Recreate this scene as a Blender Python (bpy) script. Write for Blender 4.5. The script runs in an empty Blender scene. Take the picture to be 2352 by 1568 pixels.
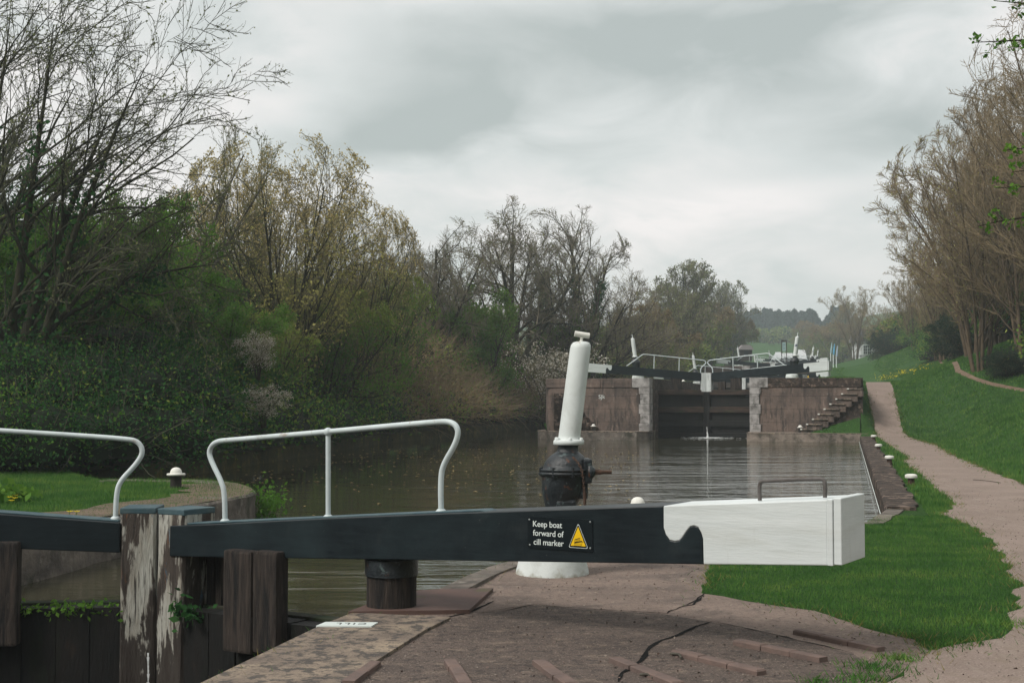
import bpy, bmesh, math, random
import numpy as np
from mathutils import Vector, Matrix
from mathutils.geometry import delaunay_2d_cdt

scene = bpy.context.scene
COL = scene.collection
R = math.radians
rnd = random.Random(7)

# ------------------------------------------------------------------ camera
FPX, CX, CY, HOR = 3000.0, 1176.0, 784.0, 915.0
TH = math.atan((HOR - CY) / FPX)
EYE = 1.55
cam_d = bpy.data.cameras.new('camera')
cam = bpy.data.objects.new('camera', cam_d)
COL.objects.link(cam)
cam.location = (0, 0, EYE)
cam.rotation_euler = (math.pi / 2 + TH, 0, 0)
cam_d.sensor_width = 36
cam_d.lens = 36 * FPX / 2352
cam_d.clip_end = 4000
scene.camera = cam


def ray(px, py):
    x = (px - CX) / FPX
    v = (CY - py) / FPX
    return np.array([x, math.cos(TH) - math.sin(TH) * v, math.sin(TH) + math.cos(TH) * v])


def at(px, py, z=0.0, Y=None):
    d = ray(px, py)
    t = (Y / d[1]) if Y is not None else (z - EYE) / d[2]
    return (d[0] * t, d[1] * t, EYE + d[2] * t)


# lock frame: a across to the right, b along the flight
AZ = R(13.55)
U = np.array([math.sin(AZ), math.cos(AZ)])
V = np.array([math.cos(AZ), -math.sin(AZ)])
LEAF = R(18)
DR = V * math.cos(LEAF) - U * math.sin(LEAF)
DL = -V * math.cos(LEAF) - U * math.sin(LEAF)
_e = at(1915, 1297, 0.56)
_sc = 7.752 / _e[1]
E0 = np.array([(1915 - CX) / FPX * 7.752, 7.752])


def on_plane(px, py, P0, n):
    d = ray(px, py)
    t = (P0[0] * n[0] + P0[1] * n[1]) / (d[0] * n[0] + d[1] * n[1])
    return np.array([d[0] * t, d[1] * t, EYE + d[2] * t])


def nrm(d):            # horizontal normal of a leaf, towards the camera side
    n = np.array([d[1], -d[0]])
    return n if n[1] < 0 else -n


NR, NL = nrm(DR), nrm(DL)
M0 = on_plane(364, 1200, E0, NR)[:2]


def L(a, b, z=None):
    p = M0 + a * V + b * U
    return (p[0], p[1]) if z is None else (p[0], p[1], z)


def ab(X, Y):
    dx, dy = X - M0[0], Y - M0[1]
    return dx * V[0] + dy * V[1], dx * U[0] + dy * U[1]


def abp(px, py, z=0.0):
    p = at(px, py, z)
    return ab(p[0], p[1])


RISE = 2.36


def ss(t):
    t = np.clip(t, 0, 1)
    return t * t * (3 - 2 * t)


def H(X, Y):
    X = np.asarray(X, float); Y = np.asarray(Y, float)
    a, b = ab(X, Y)
    lvl = sum(RISE * ss((b - (42.5 + 75 * k)) / 14.5) for k in range(6))
    z = lvl.copy() if hasattr(lvl, 'copy') else lvl
    r = np.maximum(0, a - 8.8)
    z = z + 0.37 * (np.minimum(r, 11) * ss(r / 2.5)) + 0.12 * np.maximum(0, r - 11)
    z = z + .35 * ss((b - 60) / 70) * ss((a - 6.8) / 3)
    sh = np.interp(b, [5, 11.5, 18, 27, 38, 58, 71, 90], [-8.4, -8.3, -8.9, -10.2, -11.6, -12.0, -12, -12])
    z = z * np.where(a < -8, ss((b - 73) / 25), 1) + np.where(a < -8, 0.1 + 0.12 * np.clip(sh - 1 - a, 0, 14), 0)
    inner = sum(RISE * (b > 46.52 + 75 * k) for k in range(6)) + 0.04
    z = np.where((np.abs(a) < 6.55) & (b > 46.52) & ((b < 118) | (a < 4.3)), inner, z)
    for k in range(6):
        fr = (np.abs(a) < 6.62) & (b > 42 + 75 * k) & (b <= 46.52 + 75 * k)
        z = np.where(fr, RISE * k + .05, z)
    ex = .12 + 1.75 * np.clip((a - 4.3) / 2.3, 0, 1) * (1 - ss((a - 6.7) / .75)) * ss((b - 45.0) / 1.45)
    z = np.where((a > 4.0) & (a < 7.5) & (b > 44.9) & ((a > 6.5) | (b < 46.52)) & (b < 62), np.maximum(np.where(a < 6.6, .05, lvl), ex), z)
    z = np.where((a < -1) & (b < 12) & (a > -9), 0.24, z)
    z = z + 5.5 * ss((b - 285) / 90) + 18 * ss((b - 420) / 260)
    bump = 0.04 * np.sin(X * 1.7 + 0.6 * Y) * np.sin(Y * 1.1 - X * .4)
    return z + np.where((a > 9.5) & (b > 0), bump * ss((a - 9.5) / 2), 0)


def Hs(x, y):
    return float(H(x, y))


def hit(px, py, y0=8, y1=500):
    d = ray(px, py)
    ys = np.linspace(y0, y1, 8000)
    t = ys / d[1]
    X = d[0] * t; Z = EYE + d[2] * t
    m = np.nonzero(Z <= H(X, ys))[0]
    i = m[0] if len(m) else -1
    return (X[i], ys[i], Z[i])


# ------------------------------------------------------------------ materials
def nodes(name):
    m = bpy.data.materials.new(name)
    m.use_nodes = True
    nt = m.node_tree
    b = nt.nodes['Principled BSDF']
    return m, nt, b


def N(nt, t, **kw):
    n = nt.nodes.new(t)
    for k, v in kw.items():
        if isinstance(k, str) and hasattr(n, k):
            setattr(n, k, v)
        else:
            n.inputs[k].default_value = v
    return n


def rgba(c):
    return (c[0], c[1], c[2], 1)


def coords(nt, stretch=(1, 1, 1), kind='Object', rot=0.0):
    tc = nt.nodes.new('ShaderNodeTexCoord')
    mp = nt.nodes.new('ShaderNodeMapping')
    mp.inputs['Scale'].default_value = stretch
    mp.inputs['Rotation'].default_value = (0, 0, rot)
    nt.links.new(tc.outputs[kind], mp.inputs['Vector'])
    return mp.outputs['Vector']


def noise(nt, vec, scale, detail=5, rough=.55, dist=0.0):
    n = nt.nodes.new('ShaderNodeTexNoise')
    n.inputs['Scale'].default_value = scale
    n.inputs['Detail'].default_value = detail
    n.inputs['Roughness'].default_value = rough
    n.inputs['Distortion'].default_value = dist
    nt.links.new(vec, n.inputs['Vector'])
    return n.outputs['Fac']


def rmap(nt, fac, lo, hi, to0=0.0, to1=1.0):
    n = nt.nodes.new('ShaderNodeMapRange')
    n.inputs['From Min'].default_value = lo
    n.inputs['From Max'].default_value = hi
    n.inputs['To Min'].default_value = to0
    n.inputs['To Max'].default_value = to1
    nt.links.new(fac, n.inputs['Value'])
    return n.outputs['Result']


def mix(nt, fac, c1, c2):
    n = nt.nodes.new('ShaderNodeMix')
    n.data_type = 'RGBA'
    for i, c in ((6, c1), (7, c2)):
        if isinstance(c, tuple):
            n.inputs[i].default_value = rgba(c)
        else:
            nt.links.new(c, n.inputs[i])
    if isinstance(fac, float):
        n.inputs[0].default_value = fac
    else:
        nt.links.new(fac, n.inputs[0])
    return n.outputs[2]


def mat(name, c1, c2, scale=4, lo=.35, hi=.65, rough=.75, bump=0.0, bscale=20, layers=(), stretch=(1, 1, 1),
        spec=.3, bdist=.02, detail=6, kind='Object', metal=0.0, rot=0.0):
    """two-colour noise, then layers (colour, scale, lo, hi, amount[, stretch])"""
    m, nt, b = nodes(name)
    v = coords(nt, stretch, kind, rot)
    c = mix(nt, rmap(nt, noise(nt, v, scale, detail), lo, hi), c1, c2)
    for ly in layers:
        vv = coords(nt, ly[5], kind, rot) if len(ly) > 5 else v
        c = mix(nt, rmap(nt, noise(nt, vv, ly[1], 7, .62, .3), ly[2], ly[3], 0, ly[4]), c, ly[0])
    nt.links.new(c, b.inputs['Base Color'])
    b.inputs['Roughness'].default_value = rough
    b.inputs['Specular IOR Level'].default_value = spec
    b.inputs['Metallic'].default_value = metal
    if bump:
        bp = nt.nodes.new('ShaderNodeBump')
        bp.inputs['Strength'].default_value = bump
        bp.inputs['Distance'].default_value = bdist
        nt.links.new(noise(nt, v, bscale, 8, .65), bp.inputs['Height'])
        nt.links.new(bp.outputs['Normal'], b.inputs['Normal'])
    return m


def leaf_mat(name, cols, trans=.35, nscale=.35, rough=.8):
    m, nt, b = nodes(name)
    g = nt.nodes.new('ShaderNodeNewGeometry')
    r = nt.nodes.new('ShaderNodeValToRGB')
    r.color_ramp.elements[0].color = rgba(cols[0]); r.color_ramp.elements[1].color = rgba(cols[-1])
    for i, c in enumerate(cols[1:-1]):
        e = r.color_ramp.elements.new((i + 1) / (len(cols) - 1)); e.color = rgba(c)
    v = coords(nt)
    ns = noise(nt, v, nscale, 3)
    ma = nt.nodes.new('ShaderNodeMath'); ma.operation = 'MULTIPLY_ADD'
    nt.links.new(g.outputs['Random Per Island'], ma.inputs[0]); ma.inputs[1].default_value = .5
    nt.links.new(rmap(nt, ns, .35, .65, 0, .5), ma.inputs[2])
    nt.links.new(ma.outputs[0], r.inputs[0])
    nt.links.new(r.outputs[0], b.inputs['Base Color'])
    b.inputs['Roughness'].default_value = rough
    b.inputs['Specular IOR Level'].default_value = .1
    t = nt.nodes.new('ShaderNodeBsdfTranslucent')
    nt.links.new(r.outputs[0], t.inputs['Color'])
    mx = nt.nodes.new('ShaderNodeMixShader'); mx.inputs[0].default_value = trans
    nt.links.new(b.outputs[0], mx.inputs[1]); nt.links.new(t.outputs[0], mx.inputs[2])
    nt.links.new(mx.outputs[0], nt.nodes['Material Output'].inputs['Surface'])
    return m


def flat(name, c, rough=.6, spec=.3, metal=0.0):
    m, nt, b = nodes(name)
    b.inputs['Base Color'].default_value = rgba(c)
    b.inputs['Roughness'].default_value = rough
    b.inputs['Specular IOR Level'].default_value = spec
    b.inputs['Metallic'].default_value = metal
    return m


MT = {}
MT['white_paint'] = mat('white_paint', (.66, .70, .69), (.58, .62, .61), 3, rough=.5, bump=.25, bscale=14, bdist=.01,
                        layers=[((.36, .37, .33), 2.2, .50, .72, .6), ((.30, .20, .13), 9, .66, .74, .7), ((.45, .47, .44), 22, .62, .72, .5)])
MT['white_board'] = mat('white_board', (.66, .70, .70), (.58, .62, .62), 1.5, rough=.5, bump=.35, bscale=8, bdist=.006,
                        stretch=(1, 1, 8), layers=[((.40, .41, .37), 1.2, .50, .78, .5), ((.34, .33, .29), 5, .60, .76, .25, (3, 3, .4)), ((.22, .20, .16), 14, .72, .78, .6)])
MT['rail_white'] = mat('rail_white', (.58, .65, .66), (.50, .56, .57), 6, rough=.4, layers=[((.30, .19, .12), 16, .62, .70, .55), ((.32, .34, .33), 4, .55, .7, .5)])
MT['cap_white'] = mat('cap_white', (.74, .73, .68), (.62, .62, .57), 9, rough=.6, layers=[((.30, .28, .24), 14, .58, .72, .6)])
MT['black_paint'] = mat('black_paint', (.004, .008, .011), (.008, .014, .018), 2, rough=.42, bump=.25, bscale=10, bdist=.008, spec=.32,
                        layers=[((.030, .034, .034), 4, .58, .76, .5), ((.014, .022, .027), 3, .45, .6, .4, (1, 1, 9)), ((.09, .09, .085), 26, .69, .73, .5), ((.03, .05, .055), 1.1, .5, .8, .5)])
MT['black_iron'] = mat('black_iron', (.008, .012, .016), (.016, .022, .026), 12, rough=.4, bump=.7, bscale=25, bdist=.015, spec=.5,
                       layers=[((.10, .14, .14), 11, .60, .66, .7), ((.16, .055, .02), 7, .60, .68, .75)])
MT['rust_iron'] = mat('rust_iron', (.05, .032, .025), (.10, .055, .035), 14, rough=.65, bump=.4, bscale=60)
MT['grab_grey'] = mat('grab_grey', (.075, .065, .06), (.12, .11, .105), 14, rough=.5, bump=.3, bscale=60)
MT['dark_post'] = mat('dark_post', (.022, .020, .019), (.05, .042, .036), 9, rough=.8, bump=.4, bscale=40)
MT['red_iron'] = mat('red_iron', (.085, .055, .045), (.05, .035, .03), 9, rough=.8, bump=.3, bscale=30)
MT['oak_grey'] = mat('oak_grey', (.065, .050, .042), (.020, .017, .015), 3, rough=.85, bump=1.0, bscale=10, bdist=.03, stretch=(9, 9, 1),
                     layers=[((.008, .009, .010), 1.5, .5, .62, .85), ((.13, .10, .085), 3, .60, .74, .6)])
MT['gate_dark'] = mat('gate_dark', (.004, .005, .005), (.009, .008, .007), 2, rough=.75, bump=.6, bscale=14, bdist=.02, stretch=(3, 3, .7),
                      layers=[((.010, .018, .007), 1.6, .55, .72, .6), ((.040, .026, .018), 2.2, .60, .72, .45)])
MT['gate_wood'] = mat('gate_wood', (.022, .017, .014), (.060, .038, .028), 2, rough=.85, bump=.8, bscale=12, bdist=.02, stretch=(1, 1, 4),
                      layers=[((.020, .05, .010), 1.1, .55, .7, .7)])
MT['moss_wood'] = mat('moss_wood', (.030, .028, .020), (.02, .04, .015), 5, rough=.95, bump=.8, bscale=30)
def peel():
    m = mat('peel', (.44, .44, .40), (.26, .24, .20), 2.4, rough=.8, bump=.9, bscale=7, bdist=.02, stretch=(5, 5, 1),
            layers=[((.05, .038, .032), 1.9, .49, .535, .95), ((.06, .11, .16), 3.1, .63, .66, .8), ((.20, .09, .04), 3.4, .63, .67, .8), ((.022, .018, .016), 2.6, .58, .62, .9, (26, 26, .9))])
    nt = m.node_tree; b = nt.nodes['Principled BSDF']
    src = b.inputs['Base Color'].links[0].from_socket
    v = coords(nt, (5, 5, 1)); sp = nt.nodes.new('ShaderNodeSeparateXYZ'); nt.links.new(coords(nt), sp.inputs[0])
    # the paint has rotted off the foot of the post
    k = N(nt, 'ShaderNodeMath', operation='MULTIPLY_ADD'); nt.links.new(sp.outputs[2], k.inputs[0]); k.inputs[1].default_value = -.32
    nt.links.new(noise(nt, v, 1.9, 7, .62, .3), k.inputs[2])
    c = mix(nt, rmap(nt, k.outputs[0], .565, .61, 0, .96), src, (.034, .027, .023))
    nt.links.new(c, b.inputs['Base Color'])
    return m


MT['peel'] = peel()
MT['peel_white'] = mat('peel_white', (.62, .66, .65), (.45, .48, .47), 2, rough=.8, bump=.6, bscale=7, stretch=(7, 7, .5),
                       layers=[((.10, .09, .08), 3, .58, .66, .8)])
MT['teal_cap'] = mat('teal_cap', (.035, .075, .095), (.07, .11, .12), 8, rough=.55, bump=.4, bscale=20)
MT['stone'] = mat('stone', (.20, .17, .145), (.085, .075, .066), 3, rough=.9, bump=.9, bscale=12, bdist=.04,
                  layers=[((.33, .30, .26), 5, .55, .68, .6), ((.030, .035, .022), 2.2, .54, .66, .7)])
MT['stone_dark'] = mat('stone_dark', (.085, .062, .050), (.028, .024, .021), 6, rough=.95, bump=1, bscale=16, bdist=.06,
                       layers=[((.27, .20, .16), 5, .54, .64, .75), ((.03, .04, .015), 3, .6, .7, .6)])
MT['ledge_stone'] = mat('ledge_stone', (.30, .25, .21), (.15, .125, .105), 2.5, rough=.9, bump=.9, bscale=12, bdist=.04,
                        layers=[((.05, .05, .035), 2.6, .52, .64, .75), ((.11, .09, .075), 6, .56, .66, .6)])
MT['quoin'] = mat('quoin', (.42, .40, .39), (.22, .21, .20), 3.0, lo=.4, hi=.6, rough=.85, bump=.5, bscale=12,
                  layers=[((.09, .085, .08), 2.2, .56, .64, .8)])
MT['coping'] = mat('coping', (.27, .215, .165), (.17, .135, .11), 2.5, rough=.9, bump=.9, bscale=40, bdist=.02,
                   layers=[((.36, .29, .21), 3.0, .52, .66, .6), ((.060, .056, .054), 9, .50, .56, .8), ((.050, .046, .045), 26, .55, .62, .7), ((.40, .36, .28), 60, .64, .70, .6)])
MT['slab_red'] = mat('slab_red', (.115, .070, .058), (.085, .055, .048), 3, rough=.75, bump=.3, bscale=30,
                     layers=[((.07, .07, .025), 3, .62, .7, .6)])
MT['brick'] = mat('brick', (.165, .115, .098), (.115, .085, .076), 7, rough=.85, bump=.4, bscale=30)
MT['quay_dirt'] = mat('quay_dirt', (.16, .115, .085), (.10, .075, .058), 2.5, rough=.95, bump=.8, bscale=30, bdist=.02, layers=[((.045, .07, .02), 3, .56, .68, .7), ((.24, .19, .15), 8, .6, .7, .6)])
MT['bank_moss'] = mat('bank_moss', (.06, .055, .02), (.025, .03, .014), 2.5, rough=.95, bump=1, bscale=14, bdist=.05, layers=[((.14, .12, .03), 3, .56, .68, .7)])
def footed(src_c1, src_c2):
    m = mat('pedestal_white', src_c1, src_c2, 3, rough=.6, bump=.5, bscale=12, bdist=.012, layers=[((.36, .37, .33), 3, .50, .7, .6), ((.30, .22, .14), 10, .64, .72, .7)])
    nt = m.node_tree; b = nt.nodes['Principled BSDF']
    src = b.inputs['Base Color'].links[0].from_socket
    v = coords(nt); sp = nt.nodes.new('ShaderNodeSeparateXYZ'); nt.links.new(v, sp.inputs[0])
    k = N(nt, 'ShaderNodeMath', operation='MULTIPLY_ADD'); nt.links.new(sp.outputs[2], k.inputs[0]); k.inputs[1].default_value = -3.2
    nt.links.new(noise(nt, v, 7, 6, .62), k.inputs[2])
    c = mix(nt, rmap(nt, k.outputs[0], .40, .62, 0, .85), src, (.17, .14, .06))
    nt.links.new(c, b.inputs['Base Color'])
    return m


MT['pedestal'] = footed((.66, .70, .69), (.55, .59, .58))
MT['crack'] = flat('crack', (.012, .012, .012), .95, .05)


def masonry(name):
    m, nt, b = nodes(name)
    v = coords(nt)
    c = mix(nt, rmap(nt, noise(nt, v, 1.3, 6), .38, .62), (.175, .128, .105), (.090, .070, .060))
    c = mix(nt, rmap(nt, noise(nt, coords(nt, (3, 3, .6)), 1.6, 7, .65), .48, .64, 0, .85), c, (.026, .024, .022))
    c = mix(nt, rmap(nt, noise(nt, coords(nt, (2.2, 2.2, .45)), 2.6, 6, .6), .60, .70, 0, .75), c, (.32, .24, .20))
    c = mix(nt, rmap(nt, noise(nt, v, 9, 6, .6), .66, .72, 0, .75), c, (.36, .33, .29))
    # courses of big blocks: thin darker lines in z
    sp = nt.nodes.new('ShaderNodeSeparateXYZ'); nt.links.new(v, sp.inputs[0])
    w = N(nt, 'ShaderNodeMath', operation='PINGPONG'); nt.links.new(sp.outputs[2], w.inputs[0]); w.inputs[1].default_value = .275
    ad = N(nt, 'ShaderNodeMath', operation='MULTIPLY_ADD'); nt.links.new(noise(nt, v, 3, 3), ad.inputs[0]); ad.inputs[1].default_value = .03
    nt.links.new(w.outputs[0], ad.inputs[2])
    line = rmap(nt, ad.outputs[0], .014, .030, .8, 0)
    c = mix(nt, line, c, (.03, .024, .02))
    nt.links.new(c, b.inputs['Base Color'])
    b.inputs['Roughness'].default_value = .92
    bp = nt.nodes.new('ShaderNodeBump'); bp.inputs['Strength'].default_value = .8; bp.inputs['Distance'].default_value = .04
    nt.links.new(noise(nt, v, 9, 8, .65), bp.inputs['Height']); nt.links.new(bp.outputs[0], b.inputs['Normal'])
    return m


MT['masonry'] = masonry('masonry')


def ground_grass(name):
    m, nt, b = nodes(name)
    v = coords(nt)
    c = mix(nt, rmap(nt, noise(nt, v, .5, 5), .35, .65), (.030, .090, .018), (.050, .125, .026))
    c = mix(nt, rmap(nt, noise(nt, v, 5, 8, .7), .35, .7), c, (.055, .125, .030))
    c = mix(nt, rmap(nt, noise(nt, v, 28, 5, .7), .42, .62, 0, .8), c, (.008, .028, .006))
    nt.links.new(c, b.inputs['Base Color'])
    b.inputs['Roughness'].default_value = .9
    b.inputs['Specular IOR Level'].default_value = .1
    bp = nt.nodes.new('ShaderNodeBump'); bp.inputs['Strength'].default_value = 1; bp.inputs['Distance'].default_value = .08
    nt.links.new(noise(nt, v, 14, 8, .75), bp.inputs['Height']); nt.links.new(bp.outputs[0], b.inputs['Normal'])
    return m


MT['ground'] = ground_grass('ground_turf')
MT['path'] = mat('path_grit', (.270, .208, .178), (.215, .165, .140), 1.2, rough=.95, bump=.7, bscale=60, bdist=.015, detail=8,
                 layers=[((.38, .32, .27), 45, .56, .64, .7), ((.10, .08, .065), 80, .55, .62, .7), ((.30, .25, .21), 2.2, .55, .7, .6, (3, .6, 1)), ((.16, .12, .095), .7, .55, .7, .5), ((.19, .15, .11), 5, .5, .7, .5)])
MT['paving'] = mat('paving_concrete', (.250, .188, .155), (.175, .132, .110), 1.1, rough=.9, bump=1, bscale=55, bdist=.02, detail=9,
                   layers=[((.100, .080, .072), 1.7, .50, .62, .7), ((.27, .215, .175), 5, .58, .66, .7), ((.080, .065, .060), 22, .54, .60, .5), ((.06, .05, .045), 90, .55, .62, .5), ((.42, .36, .31), 60, .61, .67, .6), ((.30, .24, .19), 12, .58, .64, .6)])
MT['paving_rough'] = mat('paving_rough', (.150, .115, .098), (.100, .078, .068), 1.4, rough=.95, bump=1, bscale=40, bdist=.03, detail=9,
                         layers=[((.24, .185, .145), 4.5, .55, .64, .7, (1, 2, 1)), ((.060, .050, .046), 14, .52, .60, .7), ((.34, .28, .23), 55, .58, .64, .75), ((.04, .034, .03), 80, .55, .62, .7)])
MT['dirt'] = mat('dirt', (.20, .14, .10), (.13, .09, .06), 3, rough=.95, bump=.5, bscale=40)


def water_mat():
    m, nt, b = nodes('canal_water')
    v = coords(nt, (1, 1, 1), 'Object', 0)
    c = mix(nt, rmap(nt, noise(nt, v, .12, 4), .35, .65), (.048, .044, .026), (.033, .034, .019))
    nt.links.new(c, b.inputs['Base Color'])
    b.inputs['Roughness'].default_value = .015
    b.inputs['IOR'].default_value = 1.33
    b.inputs['Specular IOR Level'].default_value = .5
    # wind ripples lie across the view; calm patches from a large noise
    v1 = coords(nt, (.20, .80, 1))
    v2 = coords(nt, (2.2, 7, 1), rot=R(8))
    h1 = noise(nt, v1, 1.5, 3, .5, .6)
    h2 = noise(nt, v2, 2.2, 2, .5, .3)
    s = N(nt, 'ShaderNodeMath', operation='MULTIPLY_ADD'); nt.links.new(h2, s.inputs[0]); s.inputs[1].default_value = .07; nt.links.new(h1, s.inputs[2])
    # amplitude grows from the sheltered left bank to the right
    sp = nt.nodes.new('ShaderNodeSeparateXYZ'); nt.links.new(v, sp.inputs[0])
    k = N(nt, 'ShaderNodeMath', operation='MULTIPLY_ADD'); nt.links.new(sp.outputs[1], k.inputs[0]); k.inputs[1].default_value = -.2; nt.links.new(sp.outputs[0], k.inputs[2])
    side = rmap(nt, k.outputs[0], -9.5, 2.0, .10, 1.0)
    patch = rmap(nt, noise(nt, coords(nt, (.5, 1, 1)), .25, 3), .38, .62, .45, 1.0)
    am = N(nt, 'ShaderNodeMath', operation='MULTIPLY'); nt.links.new(side, am.inputs[0]); nt.links.new(patch, am.inputs[1])
    bp = nt.nodes.new('ShaderNodeBump'); bp.inputs['Distance'].default_value = .14
    nt.links.new(am.outputs[0], bp.inputs['Strength'])
    nt.links.new(s.outputs[0], bp.inputs['Height']); nt.links.new(bp.outputs[0], b.inputs['Normal'])
    return m


MT['water'] = water_mat()
MT['foam'] = flat('foam', (.75, .78, .78), .5)
MT['sign_yellow'] = flat('sign_yellow', (.80, .50, .01), .4)
MT['sign_black'] = flat('sign_black', (.006, .010, .013), .35)
MT['sign_white'] = flat('sign_white', (.66, .72, .70), .4)
MT['blue_ink'] = flat('blue_ink', (.01, .02, .10), .5)
MT['bolt'] = flat('bolt', (.35, .38, .38), .4, metal=.6)
MT['bark'] = mat('bark', (.055, .042, .032), (.022, .018, .015), 3, rough=.95, bump=1, bscale=12, bdist=.03, stretch=(3, 3, .6))
MT['bark_green'] = mat('bark_green', (.045, .042, .022), (.022, .022, .014), 3, rough=.95, bump=1, bscale=12, stretch=(3, 3, .6))
MT['bark_pale'] = mat('bark_pale', (.135, .125, .105), (.055, .05, .04), 2.5, rough=.9, bump=.7, bscale=12, stretch=(2, 2, .8))
MT['bark_red'] = mat('bark_red', (.13, .095, .06), (.07, .05, .034), 3, rough=.95, bump=.6, bscale=12)
MT['twig_dark'] = mat('twig_dark', (.095, .095, .062), (.045, .048, .032), 1.5, rough=.9)
MT['twig_brown'] = mat('twig_brown', (.28, .215, .125), (.155, .118, .070), 1.5, rough=.9)
MT['twig_grey'] = mat('twig_grey', (.20, .175, .125), (.11, .095, .07), 1.5, rough=.9)
MT['twig_olive'] = mat('twig_olive', (.20, .18, .09), (.10, .09, .045), 1.5, rough=.9)
MT['leaf_dark'] = leaf_mat('leaf_dark', [(.014, .056, .022), (.032, .100, .030), (.065, .155, .040)], .4)
MT['leaf_green'] = leaf_mat('leaf_green', [(.050, .135, .022), (.095, .21, .032), (.16, .29, .045)], .45)
MT['leaf_lime'] = leaf_mat('leaf_lime', [(.07, .14, .02), (.10, .19, .03), (.16, .24, .04)], .45)
MT['leaf_bud'] = leaf_mat('leaf_bud', [(.24, .25, .07), (.36, .34, .11), (.44, .40, .15)], .4)
MT['leaf_gold'] = leaf_mat('leaf_gold', [(.34, .27, .10), (.46, .37, .16), (.52, .45, .22)], .4)
MT['leaf_olive'] = leaf_mat('leaf_olive', [(.09, .15, .028), (.17, .23, .045), (.27, .30, .07)], .35)
MT['leaf_brown'] = leaf_mat('leaf_brown', [(.13, .095, .045), (.20, .15, .07), (.26, .21, .10)], .3)
MT['leaf_pine'] = leaf_mat('leaf_pine', [(.010, .030, .022), (.018, .045, .03), (.026, .058, .036)], .15)
MT['leaf_sage'] = leaf_mat('leaf_sage', [(.11, .14, .05), (.18, .20, .08), (.24, .25, .11)], .35)
MT['blossom'] = leaf_mat('blossom', [(.55, .50, .42), (.70, .66, .58), (.78, .76, .70)], .35)
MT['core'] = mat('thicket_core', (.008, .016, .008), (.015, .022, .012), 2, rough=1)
MT['grass'] = leaf_mat('grass_blade', [(.030, .090, .022), (.055, .145, .032), (.095, .205, .042), (.19, .26, .06)], .3, 1.6)
MT['grass_dry'] = leaf_mat('grass_dry', [(.12, .12, .035), (.20, .17, .06), (.26, .20, .09)], .3, .8)
MT['yellow'] = flat('petal_yellow', (.75, .60, .01), .6)
MT['leaf_float'] = flat('leaf_float', (.38, .27, .10), .7)


# ------------------------------------------------------------------ object helpers
def tag(o, label=None, cat=None, group=None, kind=None):
    for k, v in (('label', label), ('category', cat), ('group', group), ('kind', kind)):
        if v:
            o[k] = v
    return o


def empty(name, loc, label, cat, group=None):
    o = bpy.data.objects.new(name, None)
    COL.objects.link(o)
    o.location = loc
    o.empty_display_size = .2
    return tag(o, label, cat, group)


def mesh_np(name, Vv, faces_list, mats, smooth=False, parent=None):
    """Vv (n,3); faces_list [(F array (m,k), material index)]"""
    me = bpy.data.meshes.new(name)
    Vv = np.asarray(Vv, np.float32)
    me.vertices.add(len(Vv)); me.vertices.foreach_set('co', Vv.ravel())
    loops = np.concatenate([f.ravel() for f, _ in faces_list]).astype(np.int32)
    tot = np.concatenate([np.full(len(f), f.shape[1]) for f, _ in faces_list]).astype(np.int32)
    mi = np.concatenate([np.full(len(f), i) for f, i in faces_list]).astype(np.int32)
    start = np.concatenate([[0], np.cumsum(tot)[:-1]]).astype(np.int32)
    me.loops.add(len(loops)); me.loops.foreach_set('vertex_index', loops)
    me.polygons.add(len(tot)); me.polygons.foreach_set('loop_start', start)
    me.polygons.foreach_set('loop_total', tot); me.polygons.foreach_set('material_index', mi)
    if smooth:
        me.polygons.foreach_set('use_smooth', np.ones(len(tot), bool))
    for m in mats:
        me.materials.append(m)
    me.update(calc_edges=True); me.validate()
    o = bpy.data.objects.new(name, me)
    COL.objects.link(o)
    if parent is not None:
        o.parent = parent
    return o


def copy_tree(o, parent=None):
    c = o.copy()
    COL.objects.link(c)
    c.parent = parent
    for ch in list(o.children):
        copy_tree(ch, c)
    return c


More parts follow.
